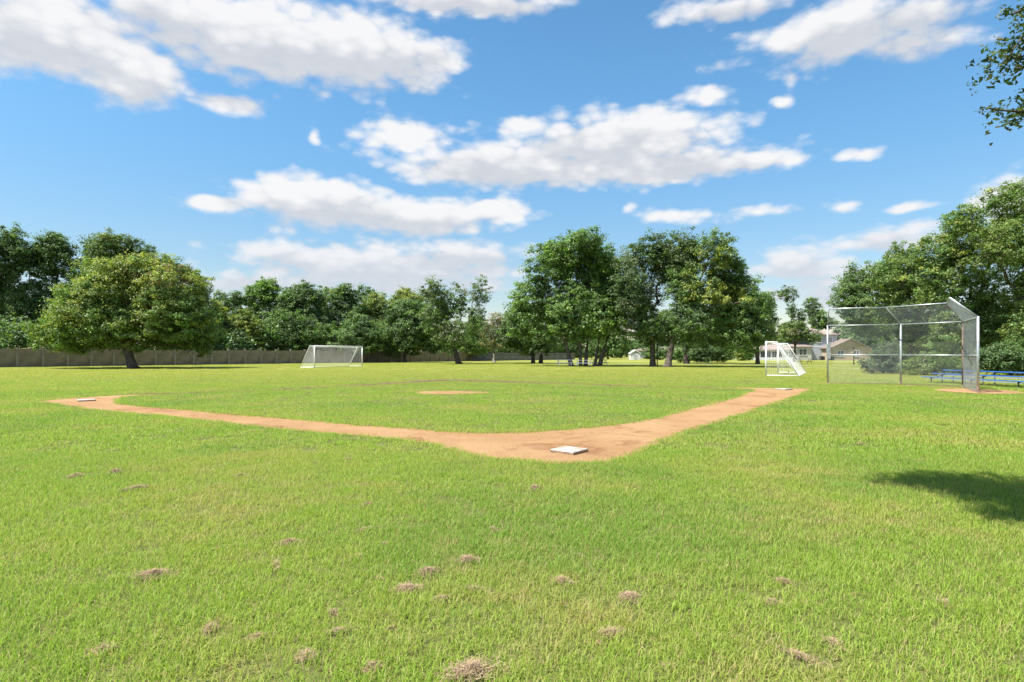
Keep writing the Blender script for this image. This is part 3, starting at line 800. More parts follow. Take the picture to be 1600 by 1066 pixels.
MB().tube([(0,0,0),(0,0,2.3)], .06, 8).build('pole', M_black, lp, True)
MB().tube([(0,0,0),(0,0,.12)], .12, 8).build('base', M_black, lp)
MB().tube([(0,0,2.3),(0,0,2.5),(0,0,2.6)], [.10,.13,.03], 8).build('lantern', M_black, lp)
# pale buildings glimpsed under the oaks
h3 = thing('distant_house', 'distant low pale house glimpsed between the oak trunks', 'house', (hx(1040, 170), 170, 0))
siding(-8, 8, 0, 8, 0, 2.3).build('wall', M_siding_g, h3); hip(-8, 8, 0, 8, 2.3, 1.1).build('roof', M_roofb, h3)
for xx in (-6, -2, 3): window(h3, xx, 0, 1.25, 1.4, 1.1)
h4 = thing('distant_house', 'distant cream house behind the bright shrub left of the porch', 'house', (hx(1158, 150), 150, 0))
siding(-5, 5, 0, 8, 0, 2.9).build('wall', M_siding, h4); hip(-5, 5, 0, 8, 2.9, 1.8).build('roof', M_roof, h4); window(h4, -2, 0, 1.5, 1.4, 1.1); window(h4, 2.5, 0, 1.5, 1.4, 1.1)
h5 = thing('garden_shed', 'tiny white shed far off between the central oaks', 'shed', (hx(993, 135), 135, 0))
MB().box((0,1,.75), (2.2,2,1.5)).build('wall', M_trim, h5); hip(-1.1,1.1,0,2,1.5,.8,.15,'front').build('roof', M_trim, h5); MB().box((0,-.02,.6),(.7,.04,1.2)).build('door', M_siding_g, h5)

# ---------------------------------------------------------------- picnic tables and bench
def picnic(x, y, rz, label, m1, s=1.0):
    t = thing('picnic_table', label, 'picnic table', (x, y, 0), rz, 'picnic tables under the trees'); t.scale = (s,)*3
    for k in range(4): MB().box((0, -.28+k*.187, .74), (1.9, .17, .04)).build('top_plank', m1, t)
    for sgn in (-1, 1):
        MB().box((0, sgn*.68, .44), (1.9, .26, .04)).build('seat', m1, t)
        mb = MB()
        for e in (-1, 1):
            mb.tube([(sgn*.7, e*.15, .70), (sgn*.7, e*.62, 0)], .03, 6)
        mb.tube([(sgn*.7, -.7, .40), (sgn*.7, .7, .40)], .028, 6)
        mb.build('leg_frame', m1, t)
x, y = G(882, 573); picnic(x, y, .1, 'grey-blue picnic table left of the clustered oak trunks', M_table)
x, y = G(912, 573.6); picnic(x, y, -.15, 'grey-blue picnic table in front of the clustered oak trunks', M_table)
x, y = G(937, 572.5); picnic(x, y, .2, 'grey-blue picnic table right of the clustered oak trunks', M_table)
x, y = G(1257, 569.3); picnic(x, y, .05, 'brown wooden picnic table behind the right goal', M_brown)

# ---------------------------------------------------------------- trees
PAL = {'dark': (.088, .148, .058), 'mid': (.125, .21, .062), 'olive': (.145, .205, .056), 'yellow': (.27, .32, .07), 'bright': (.15, .26, .05), 'grey': (.12, .155, .08), 'rust': (.22, .19, .09)}
def leaf_cloud(cent, pr, nl, size, cols, flat=.62, crown_c=None):
    """rhombic leaves round every twig centre. cent (n,3), pr (n,) radius"""
    nl = max(8, int(nl*.98)) if nl > 8 else nl; size = size*1.0
    n = len(cent); tot = n*nl
    c = np.repeat(cent, nl, 0); r = np.repeat(pr, nl)[:, None]
    d = rng.normal(0, 1, (tot, 3)); d /= np.linalg.norm(d, axis=1)[:, None]
    rr = rng.uniform(0, 1, (tot, 1))**.55
    p = c + d*rr*r*np.array([[1, 1, flat]])
    outd = c - (crown_c if crown_c is not None else c.mean(0)); outd /= (np.linalg.norm(outd, axis=1)[:, None] + 1e-6)
    nrm = rng.normal(0, .55, (tot, 3)) + d*.45 + outd*.45 + np.array([[0, 0, .55]])
    nrm /= np.linalg.norm(nrm, axis=1)[:, None]
    t_ = rng.normal(0, 1, (tot, 3)); t_ -= (t_*nrm).sum(1)[:, None]*nrm; t_ /= np.linalg.norm(t_, axis=1)[:, None]
    b_ = np.cross(nrm, t_)
    L = size*1.38*rng.uniform(.5, 1.35, (tot, 1)); w = L*rng.uniform(.55, .85, (tot, 1))
    V = np.stack([p - t_*L*.5, p + b_*w*.5 + t_*L*.12, p + t_*L*.4 - b_*w*.4], 1).reshape(-1, 3)
    F = np.arange(tot*3).reshape(-1, 3)
    jit = rng.uniform(.62, 1.42, (tot, 1)); col = np.repeat(cols, nl, 0)*jit
    col[:, 0] *= rng.uniform(.85, 1.25, tot)
    return V, F, np.repeat(col, 3, 0)
NLEAF = 0
def make_tree(name, label, cat, px, Y, lobes, pal='dark', alt='mid', altp=.3, trunks=None, tr=.28, fork=.22, puff=.62, nl=62, leaf=.17, dens=1.0, shell=4.0,
              yel=None, bark=M_bark, group=None, depth=.85, hollow=1.0, bare=0):
    """px/Y: trunk place. lobes: silhouettes (x0,y0,x1,y1) of crown masses as surveyed at that distance"""
    global NLEAF, rng
    random.seed(int(px*13+Y*7)); rng = np.random.default_rng(int(px*13+Y*7))
    s = Y/FOC; X0 = (px-800)*s
    root = thing(name, label, cat, (X0, Y, 0), 0, group)
    LB = []
    x0a = min(l[0] for l in lobes); x1a = max(l[2] for l in lobes); half = (x1a-x0a)/2*s
    for l in lobes:
        cx = ((l[0]+l[2])/2 - px)*s; cz = CAM_H + (HOR-(l[1]+l[3])/2)*s
        rx = (l[2]-l[0])/2*s; rz_ = (l[3]-l[1])/2*s; ry = max(rx*depth, .8)
        slack = max(0, half*depth - ry)
        LB.append((cx, random.uniform(-.55, .55)*slack, cz, rx, ry, rz_))
    cents, cols, prs = [], [], []
    for (cx, cy, cz, rx, ry, rz_) in LB:
        ex, ey, ez = max(rx-puff*.25, .3), max(ry-puff*.25, .3), max(rz_-puff*.1, .3)
        area = 4*math.pi*((((ex*ey)**1.6 + (ex*ez)**1.6 + (ey*ez)**1.6)/3)**(1/1.6))
        n = max(6, int(area/(puff*puff*.95)*dens))
        d = rng.normal(0, 1, (n, 3)); d /= np.linalg.norm(d, axis=1)[:, None]
        # lumpy surface so that the outline is uneven
        lump = .97 + .15*np.sin(d[:,0]*5+cx)*np.sin(d[:,1]*4+cz) + .10*np.sin(d[:,2]*9+cx*2) + rng.normal(0, .06, n)
        r = rng.uniform(0, 1, n)**(1/shell)*lump
        r[rng.uniform(0, 1, n) < .07] *= rng.uniform(1.04, 1.17)
        p = d*r[:, None]*np.array([[ex, ey, ez]]) + np.array([[cx, cy, cz]])
        cents.append(p)
    cent = np.concatenate(cents)
    cent = cent[cent[:, 2] > .5*puff]
    n = len(cent); pr = puff*np.clip(rng.lognormal(-.08, .38, n), .4, 1.9)
    pc = np.tile(np.array([PAL[pal]]), (n, 1))
    nz = np.sin(cent[:,0]*.9+px)*np.sin(cent[:,2]*.8+1)*.5 + rng.normal(0, .35, n)
    mk = nz > np.quantile(nz, 1-altp) if altp > 0 else np.zeros(n, bool)
    pc[mk] = np.array(PAL[alt])
    if yel:
        sxp = cent[:, 0]/s + px; syp = HOR - (cent[:, 2]-CAM_H)/s
        for (a0, b0, a1, b1, pp_, cc_) in yel:
            q = (sxp > a0) & (sxp < a1) & (syp > b0) & (syp < b1) & (rng.uniform(0, 1, n) < pp_)
            pc[q] = np.array(PAL[cc_])
    pc = pc*rng.uniform(.8, 1.22, (n, 1))
    cc = cent.mean(0)
    V, F, col = leaf_cloud(cent, pr, nl, leaf, pc, crown_c=np.array([cc[0], cc[1], cc[2]-1.0]))
    NLEAF += len(F)
    me = np_mesh('crown', V, F, col, M_leaf, 3); o = bpy.data.objects.new('crown', me); C.objects.link(o); o.parent = root
    # skeleton
    Ht = cent[:, 2].max(); zlow = cent[:, 2].min()
    if trunks is None: trunks = [(px, 0)]
    mbs = MB()
    nodes = []; par = []
    tn = []
    fz = max(1.2, Ht*fork)
    for (tpx, lean) in trunks:
        bx0 = (tpx-px)*s; by0 = random.uniform(-.4, .4) if len(trunks) > 1 else 0
        pA = Vector((bx0, by0, -.05)); pB = Vector((bx0 + lean*s*.5, by0 + .1, fz*.55)); pC = Vector((bx0 + lean*s, by0 + .1, fz))
        pD = pC + Vector((cc[0]-pC.x, cc[1]-pC.y, cc[2]-pC.z))*.35
        k0 = len(nodes)
        for q, qq in enumerate((pA, pB, pC, pD)): nodes.append(qq); par.append(-1 if q == 0 else k0+q-1)
        tn.append(k0)
    trunk_ids = set(range(len(nodes)))
    order = np.argsort(np.linalg.norm(cent - np.array(nodes[min(3, len(nodes)-1)]), axis=1))
    lim = 260 if n > 260 else n
    pick = order if n <= lim else order[np.linspace(0, n-1, lim).astype(int)]
    A_ = [np.array(q) for q in nodes]
    NP = np.array(A_); start = 2
    allowed = [i for i in range(len(nodes)) if (i % 4) >= 2]
    NPA = np.array([A_[i] for i in allowed]); PL = [0.0 if (i % 4) == 2 else 1.0 for i in allowed]
    for ci_ in pick:
        tgt = cent[ci_]
        dd = np.linalg.norm(NPA - tgt, axis=1) + .35*np.maximum(0, NPA[:, 2]-tgt[2]) + .5*np.array(PL)
        jj = int(np.argmin(dd)); j = allowed[jj]
        a = nodes[j]; b = Vector(tgt); Ld = (b-a).length
        if Ld < .3: continue
        mid_ = a.lerp(b, .5) + Vector((random.gauss(0,.06), random.gauss(0,.06), random.gauss(.05,.05)))*Ld
        nodes.append(mid_); par.append(j); allowed.append(len(nodes)-1)
        nodes.append(b); par.append(len(nodes)-2); allowed.append(len(nodes)-1)
        NPA = np.vstack([NPA, np.array(mid_), np.array(b)]); PL += [PL[jj]+Ld*.5, PL[jj]+Ld]
    cnt = [0]*len(nodes)
    ch = [0]*len(nodes)
    for i in range(len(nodes)-1, -1, -1):
        if ch[i] == 0: cnt[i] = 1
        if par[i] >= 0: cnt[par[i]] += cnt[i]; ch[par[i]] += 1
    tot = max(cnt[k] for k in tn)
    rd = [max(.012, tr*.85*(c/tot)**.58) for c in cnt]
    for k0 in tn:
        pA, pB, pC, pD = nodes[k0:k0+4]
        r0 = tr if len(trunks) == 1 else tr*random.uniform(.75, 1.1)
        mbs.tube([pA, pA.lerp(pB, .12), pA.lerp(pB, .5), pB, pC, pD], [r0*1.7, r0*1.22, r0, r0*.93, r0*.85, r0*.55], 10)
    for i in range(len(nodes)):
        if i in trunk_ids or par[i] < 0: continue
        j = par[i]
        ra = min(rd[j], rd[i]*1.5); 
        if j in trunk_ids: ra = min(tr*.6, rd[i]*1.3)
        mbs.tube([nodes[j], nodes[i]], [ra, rd[i]], 5, False)
    for q in range(bare):   # bare pale twigs poking out
        a = nodes[random.choice(allowed[len(allowed)//3:])]
        dd = Vector((random.gauss(0,1), random.gauss(0,.7), random.uniform(.0,1.2))).normalized()*random.uniform(1.2, 2.2)
        m_ = a + dd*.5 + Vector((0,0,random.uniform(-.1,.25)))
        mbs.tube([a, m_, a+dd], [.045,.03,.012], 5, False)
    mbs.build('trunk', bark, root, True)
    return root

# -- left: spreading tree on the lawn and the dark oaks beyond the wall
make_tree('spreading_tree', 'broad domed tree with yellowish top and leaning dark trunk, before the left wall', 'tree', 207, 58,
    [(45,480,170,556),(60,440,200,540),(100,400,235,510),(140,393,265,480),(190,400,312,505),(215,440,326,535),(150,470,270,553),(235,480,326,552),(90,450,230,548)],
    'olive', 'mid', .38, trunks=[(208,-14)], tr=.42, fork=.20, puff=.50, nl=60, leaf=.15, dens=1.0,
    yel=[(120,390,330,450,.42,'yellow'),(60,430,330,520,.13,'yellow'),(60,500,330,560,.18,'bright'),(210,410,300,450,.2,'rust')])
make_tree('dark_oak', 'tall dark oak at the left edge beyond the wall', 'tree', 20, 74, [(-50,362,40,450),(-10,357,60,440),(-60,420,30,530),(-10,430,75,545),(20,375,62,430)], 'dark', 'mid', .3, tr=.4, puff=.6, nl=62, leaf=.18, dens=1.0, group='dark oaks beyond the left wall')
make_tree('dark_oak', 'dark rounded oak beyond the wall, second from the left edge', 'tree', 88, 76, [(58,370,122,440),(66,366,118,410),(50,430,130,545),(100,400,150,500)], 'dark', 'mid', .2, tr=.36, puff=.6, nl=60, leaf=.18, group='dark oaks beyond the left wall')
make_tree('dark_oak', 'dark oak rising directly behind the yellowish spreading tree', 'tree', 170, 78, [(118,364,175,420),(150,362,215,420),(190,372,232,430),(130,400,240,540)], 'dark', 'olive', .3, tr=.36, puff=.6, nl=58, leaf=.18, group='dark oaks beyond the left wall')
make_tree('dark_oak', 'small dark oak crown peeping over the right shoulder of the spreading tree', 'tree', 245, 80, [(222,384,252,430),(240,398,272,430),(225,410,285,540)], 'dark', 'mid', .2, tr=.3, puff=.55, nl=52, leaf=.17, group='dark oaks beyond the left wall')
make_tree('slender_tree', 'airy light green tree just right of the spreading tree', 'tree', 312, 84, [(282,418,318,450),(300,432,334,470),(288,450,340,560),(310,470,352,560)], 'mid', 'bright', .4, tr=.2, puff=.5, nl=44, leaf=.17, dens=.75)
# -- belt of trees beyond the wall
grp = 'belt of trees beyond the concrete wall'
make_tree('belt_tree', 'small dark crown on the skyline right of the airy light green tree', 'tree', 337, 98, [(326,455,350,485),(350,455,385,478),(328,470,392,560)], 'dark', 'mid', .3, tr=.22, puff=.6, nl=46, leaf=.2, dens=.8, group=grp)
make_tree('yellow_green_tree', 'yellow-green small tree hanging over the wall, left one of two', 'tree', 340, 87, [(318,478,362,552),(326,470,352,520)], 'olive', 'yellow', .35, tr=.18, puff=.5, nl=50, leaf=.17, group=grp)
make_tree('yellow_green_tree', 'yellow-green rounded small tree over the wall, left of the goal', 'tree', 388, 88, [(352,486,410,552),(366,484,400,520)], 'olive', 'yellow', .4, tr=.18, puff=.5, nl=50, leaf=.17, group=grp)
make_tree('belt_tree', 'bright topped tall tree in the belt above the left goal side', 'tree', 420, 100, [(382,438,432,485),(400,436,438,470),(380,460,450,560)], 'mid', 'bright', .5, tr=.28, puff=.62, nl=56, leaf=.2, group=grp)
make_tree('belt_tree', 'dull dark tree with even crown behind the left goal', 'tree', 478, 100, [(434,444,510,500),(450,442,500,480),(430,480,530,562)], 'dark', 'mid', .35, tr=.28, puff=.62, nl=58, leaf=.2, group=grp)
make_tree('belt_tree', 'dark pointed crown in the belt right above the goal', 'tree', 540, 103, [(512,446,560,490),(525,443,556,470),(505,470,580,562)], 'dark', 'mid', .3, tr=.28, puff=.62, nl=58, leaf=.2, group=grp)
make_tree('belt_tree', 'mixed yellowish tree in the belt right of the goal', 'tree', 588, 106, [(562,458,615,500),(570,470,620,562)], 'olive', 'yellow', .25, tr=.25, puff=.62, nl=52, leaf=.2, group=grp)
make_tree('belt_tree', 'yellow-brown crown showing behind the big round dark tree', 'tree', 640, 112, [(606,452,662,500),(615,450,650,480),(600,470,670,560)], 'olive', 'yellow', .35, tr=.25, puff=.65, nl=50, leaf=.21, group=grp)
make_tree('rounded_oak', 'big round dark green tree overhanging the wall left of the leaning tree', 'tree', 632, 96, [(585,490,650,556),(600,470,690,552),(640,475,705,552),(612,465,668,510)], 'mid', 'dark', .55, tr=.3, puff=.6, nl=60, leaf=.19, dens=1.05)
make_tree('rounded_oak', 'low dark leafy mass over the wall just right of the left goal', 'tree', 560, 93, [(520,500,600,556),(540,490,580,530),(470,505,530,553)], 'dark', 'mid', .45, tr=.25, puff=.58, nl=56, leaf=.18)
make_tree('rounded_oak', 'low dark leafy mass over the wall behind the left goal', 'tree', 440, 92, [(396,495,450,556),(420,480,480,553),(440,500,500,552)], 'dark', 'mid', .4, tr=.25, puff=.58, nl=56, leaf=.18)
make_tree('leaning_tree', 'open-crowned tree with leaning dark trunk standing alone in mid lawn', 'tree', 716, 82, [(655,430,700,475),(665,445,715,520),(696,440,735,500),(733,434,770,480),(725,465,762,530),(670,490,745,552),(655,470,690,530)], 'mid', 'grey', .45,
    trunks=[(717,-13)], tr=.36, fork=.30, puff=.5, nl=34, leaf=.17, dens=.62, bark=M_bark, bare=14, shell=2.2)
make_tree('rusty_tree', 'reddish brown half-bare tree between the leaning tree and the central oaks', 'tree', 775, 96, [(745,495,800,552),(755,485,810,545),(790,500,836,555)], 'grey', 'rust', .4, trunks=[(772,0)], tr=.22, fork=.3, puff=.55, nl=34, leaf=.17, dens=.7, bark=M_bark_pale, bare=16, shell=2.5)
make_tree('belt_tree', 'low green tree with short trunk right of the leaning tree', 'tree', 736, 112, [(715,505,770,556),(730,490,760,530)], 'mid', 'bright', .3, trunks=[(736,0)], tr=.3, fork=.35, puff=.6, nl=50, leaf=.2, group=grp)
for (px, x0, y0, x1, Y_, pl, al, lab) in [(365, 345, 462, 402, 104, 'dark', 'mid', 'dark crown filling the belt left of the bright topped tree'), (452, 425, 450, 480, 108, 'mid', 'dark', 'mid green crown in the belt between the bright topped and the dull dark tree'),
        (512, 490, 447, 545, 110, 'mid', 'olive', 'mid green crown squeezed between the dull dark and the pointed crown'), (575, 545, 450, 600, 114, 'dark', 'mid', 'dark crown at the back of the belt behind the mixed yellowish tree'), (668, 640, 455, 700, 116, 'mid', 'olive', 'green crown at the right end of the belt behind the leaning tree')]:
    make_tree('belt_tree', lab, 'tree', px, Y_, [(x0, y0, x1, y0+50), (x0-8, y0+30, x1+8, 556)], pl, al, .35, tr=.25, puff=.66, nl=46, leaf=.22, dens=.8, group=grp)
# -- central oaks
make_tree('clustered_oak', 'huge bright green oak with a cluster of trunks, left of the central group', 'tree', 910, 68,
    [(822,378,905,450),(845,364,945,430),(900,385,960,460),(795,430,870,510),(840,430,950,520),(790,470,850,535),(845,465,970,536),(900,450,975,530),(860,470,945,538),(885,362,940,400),(925,405,985,500),(900,385,982,470)],
    'mid', 'dark', .28, trunks=[(893,-12),(907,-2),(915,4),(929,8),(936,14)], tr=.23, fork=.22, puff=.60, nl=60, leaf=.18, dens=1.0,
    yel=[(780,360,980,560,.22,'bright')])
make_tree('shade_oak', 'shorter oak with thin trunk under the left side of the huge oak', 'tree', 834, 86, [(785,470,850,545),(800,500,880,556),(775,500,820,550)], 'dark', 'mid', .45, trunks=[(833,0),(845,2)], tr=.3, fork=.22, puff=.6, nl=52, leaf=.19)
make_tree('airy_oak', 'grey-green oak with sky gaps, middle one of the central group', 'tree', 1020, 66,
    [(968,372,1025,440),(990,357,1048,420),(955,420,1040,500),(1020,390,1075,470),(1005,376,1070,440),(945,400,1005,500),(965,475,1060,540),(990,490,1075,540),(1020,362,1095,440)],
    'dark', 'grey', .3, trunks=[(1020,0)], tr=.32, fork=.20, puff=.54, nl=48, leaf=.16, dens=.82, shell=2.8, yel=[(990,400,1060,480,.12,'olive'),(960,480,1060,552,.14,'bright')])
make_tree('tall_oak', 'tall oak with yellow leaf patches and thick trunk, right of the central group', 'tree', 1043, 64,
    [(1050,372,1110,440),(1038,400,1100,500),(1080,362,1140,430),(1100,390,1165,470),(1060,430,1150,510),(1110,430,1190,520),(1030,470,1120,540),(1110,490,1200,552),(1115,395,1182,480),(1130,440,1205,535),(1065,372,1105,400)],
    'dark', 'mid', .45, trunks=[(1043,9)], tr=.36, fork=.20, puff=.56, nl=56, leaf=.16, dens=.95, shell=3.2,
    yel=[(1062,390,1135,480,.38,'yellow'),(1112,448,1155,475,.85,'yellow'),(1050,360,1150,420,.18,'olive'),(1040,480,1200,552,.12,'bright')])
make_tree('shade_oak', 'dark oak with bent trunk in front of the hedge, right of the thick trunk', 'tree', 1073, 84, [(1050,490,1110,548),(1080,480,1150,545),(1120,500,1165,550)], 'dark', 'mid', .3, trunks=[(1073,-3)], tr=.36, fork=.25, puff=.6, nl=50, leaf=.18)
make_tree('shade_oak', 'smaller oak with straight trunk left of the right goal', 'tree', 1184, 80, [(1140,470,1200,530),(1150,490,1215,545),(1180,455,1212,500),(1130,500,1180,548)], 'mid', 'olive', .4, trunks=[(1184,0)], tr=.27, fork=.25, puff=.5, nl=44, leaf=.16, dens=.85)
make_tree('ornamental_tree', 'low spreading olive tree with forked trunk behind the right goal', 'tree', 1241, 100, [(1203,520,1240,540),(1215,506,1262,532),(1248,515,1282,538),(1222,500,1258,518)], 'olive', 'dark', .45, trunks=[(1241,2)], tr=.24, fork=.42, puff=.45, nl=34, leaf=.16, dens=.8, bare=4)
make_tree('airy_tree', 'tall thin open tree rising behind the porch roof', 'tree', 1236, 150, [(1214,446,1250,472),(1226,468,1245,500),(1195,455,1215,500),(1238,480,1262,520),(1205,500,1250,545)], 'dark', 'mid', .3, tr=.25, puff=.65, nl=34, leaf=.24, dens=.6, shell=2.5)
make_tree('airy_tree', 'tall open tree behind the two-storey house roof', 'tree', 1272, 152, [(1256,463,1284,496),(1262,484,1292,518),(1278,495,1305,515)], 'dark', 'bright', .3, tr=.28, puff=.65, nl=44, leaf=.24, dens=.85)
make_tree('leafy_bush', 'round green shrub hiding most of the distant low pale house', 'bush', 1030, 130, [(1004,540,1040,563),(1028,543,1062,564)], 'mid', 'dark', .4, tr=.08, puff=.5, nl=44, leaf=.22, fork=.1, group='bushes under the oaks')
# -- right mass
grp2 = 'big trees behind the backstop'
make_tree('backstop_tree', 'dark green tree at the left end of the trees behind the backstop', 'tree', 1392, 64, [(1298,432,1350,500),(1318,412,1370,470),(1335,470,1400,528),(1308,455,1360,515),(1350,420,1400,480)], 'mid', 'dark', .4, tr=.3, puff=.5, nl=54, leaf=.15, group=grp2, yel=[(1330,430,1420,520,.25,'olive')])
make_tree('backstop_tree', 'olive-topped tree above the middle of the backstop', 'tree', 1425, 52, [(1350,402,1430,470),(1380,380,1450,450),(1370,440,1480,530),(1420,400,1480,480),(1400,500,1490,572)], 'olive', 'mid', .45, tr=.32, puff=.46, nl=58, leaf=.13, group=grp2, yel=[(1360,400,1490,470,.12,'yellow')])
make_tree('backstop_tree', 'broad tall tree above the right end of the backstop', 'tree', 1510, 47, [(1432,360,1500,430),(1470,340,1560,420),(1440,400,1560,490),(1540,330,1620,420),(1500,460,1600,555),(1450,470,1540,565)], 'mid', 'olive', .45, tr=.36, puff=.45, nl=60, leaf=.125, group=grp2, yel=[(1430,340,1620,440,.1,'yellow')])
make_tree('backstop_tree', 'tallest tree at the right edge of the photo', 'tree', 1620, 42, [(1495,310,1560,370),(1545,280,1640,350),(1520,335,1680,430),(1580,400,1720,520),(1560,470,1690,580)], 'mid', 'olive', .5, tr=.38, puff=.42, nl=56, leaf=.115, dens=.95, group=grp2, yel=[(1500,280,1640,360,.15,'yellow')])
make_tree('leafy_bush', 'grey-green rounded bush at the foot of the trees behind the left backstop panel', 'bush', 1380, 44, [(1343,548,1395,590),(1358,535,1412,588),(1385,552,1425,590)], 'dark', 'grey', .35, tr=.08, puff=.33, nl=52, leaf=.10, fork=.1, group='bushes behind the backstop')
make_tree('leafy_bush', 'olive low bush behind the middle of the backstop', 'bush', 1445, 40, [(1412,560,1465,592),(1440,548,1490,592),(1470,556,1515,594)], 'olive', 'mid', .45, tr=.08, puff=.32, nl=50, leaf=.10, fork=.1, group='bushes behind the backstop')
make_tree('leafy_bush', 'dense bush beyond the bleacher at the right edge', 'bush', 1580, 40, [(1530,535,1600,585),(1575,520,1660,586),(1510,545,1560,580)], 'mid', 'dark', .5, tr=.10, puff=.34, nl=50, leaf=.10, fork=.1, group='bushes behind the backstop')
make_tree('leafy_bush', 'dark hedge mass behind the bent oak trunk', 'bush', 1105, 92, [(1050,540,1100,568),(1080,532,1130,568),(1110,536,1150,568)], 'dark', 'mid', .4, tr=.1, puff=.5, nl=60, leaf=.16, fork=.1, group='bushes under the oaks')
make_tree('leafy_bush', 'bright yellow-green shrub left of the screened porch', 'bush', 1160, 118, [(1143,545,1172,564),(1152,541,1180,564)], 'bright', 'yellow', .2, tr=.08, puff=.4, nl=44, leaf=.16, fork=.1, group='bushes under the oaks')
# -- distant belt closing the gaps
grp3 = 'distant trees along the far side of the park'
far_labels = ['distant dark tree in the gap left of the central oaks', 'distant tree seen under the central oak crowns', 'distant tree behind the white shed', 'distant tree behind the thick oak trunk',
              'distant tree behind the distant cream house', 'distant low tree behind the screened porch', 'distant tree behind the tan house', 'distant tree behind the wooden fence', 'distant tree behind the grey-green bush', 'distant tree at the far right beyond the bushes']
for i, (px, top, w, Y, pl) in enumerate([(800, 500, 60, 140, 'dark'), (880, 500, 70, 145, 'dark'), (950, 505, 70, 150, 'mid'), (1040, 505, 80, 178, 'dark'), (1120, 490, 70, 165, 'dark'), (1200, 515, 60, 175, 'mid'), (1340, 490, 80, 150, 'dark'), (765, 520, 50, 150, 'mid'), (1440, 480, 100, 90, 'dark'), (1580, 470, 140, 70, 'dark')]):
    make_tree('distant_tree', far_labels[i], 'tree', px, Y, [(px-w*.55, top+8, px+w*.2, 562), (px-w*.2, top, px+w*.55, 560)], pl, 'mid', .3, tr=.25, puff=.85 if Y > 100 else .6, nl=34, leaf=.31 if Y > 100 else .17, dens=1.0, group=grp3)
def thicket(name, label, a, b, n, h, depth, leaf, pal, alt):
    a = np.array(a); b = np.array(b); t_ = rng.uniform(0, 1, n); q = a + (b-a)*t_[:, None]
    q = q + rng.uniform(0, depth, (n, 1))*np.array([[-(b-a)[1], (b-a)[0]]])/np.linalg.norm(b-a)
    hh = h*(.62 + .22*np.sin(t_*41) + .16*np.sin(t_*97+1))
    cent = np.stack([q[:, 0], q[:, 1], rng.uniform(.15, 1, n)*hh], 1)
    pc = np.tile(np.array([PAL[pal]]), (n, 1)); m_ = rng.uniform(0, 1, n) < .35; pc[m_] = np.array(PAL[alt]); pc *= rng.uniform(.75, 1.2, (n, 1))
    V, F, col = leaf_cloud(cent, np.full(n, leaf*3.4), 40, leaf, pc, flat=.8)
    o = bpy.data.objects.new(name, np_mesh(name, V, F, col, M_leaf, 3)); C.objects.link(o); o['kind'] = 'stuff'
    tag(o, label, 'undergrowth')
thicket('undergrowth', 'dense dark undergrowth filling the foot of the trees beyond the wall', (-68, 52), (-5, 121), 1500, 6.0, 6, .34, 'dark', 'mid')
thicket('undergrowth', 'far-off dark wood closing the horizon behind the houses', (-30, 185), (150, 185), 1300, 8.5, 8, .6, 'dark', 'mid')
thicket('undergrowth', 'shrubbery under the big trees beyond the bleacher', (40, 50), (66, 40), 620, 4.2, 5, .22, 'dark', 'olive')
print('leaves', NLEAF)

# ---------------------------------------------------------------- near tree on the right, branches in the frame corner
nt = thing('overhanging_oak', 'near oak whose leafy branches hang into the top right corner', 'tree', (12.5, 6.4, 0))
no = Vector((12.5, 6.4, 0))
LM = MB(); LM.v = [(0,-.5,0),(.16,-.25,.03),(.21,.05,.045),(.13,.33,.03),(0,.5,-.02),(-.13,.33,.03),(-.21,.05,.045),(-.16,-.25,.03),(0,0,0)]
LM.f = [(8,i,(i+1) % 8) for i in range(8)]; LM.m = [0]*8
leaf_objs = []
def leaf_mesh(col):
    me = bpy.data.meshes.new('leaf'); me.from_pydata(LM.v, [], LM.f); me.update()
    ca = me.color_attributes.new('leafcol', 'FLOAT_COLOR', 'POINT'); ca.data.foreach_set('color', np.tile(np.array([*col, 1.0]), 9).astype(np.float32)); me.materials.append(M_leaf); return me
LMS = [leaf_mesh(c) for c in ((.05,.10,.02),(.07,.13,.025),(.04,.07,.02),(.10,.13,.04),(.13,.12,.05))]
def P3(px, py, Y): return Vector(((px-800)*Y/FOC, Y, CAM_H + (HOR-py)*Y/FOC))
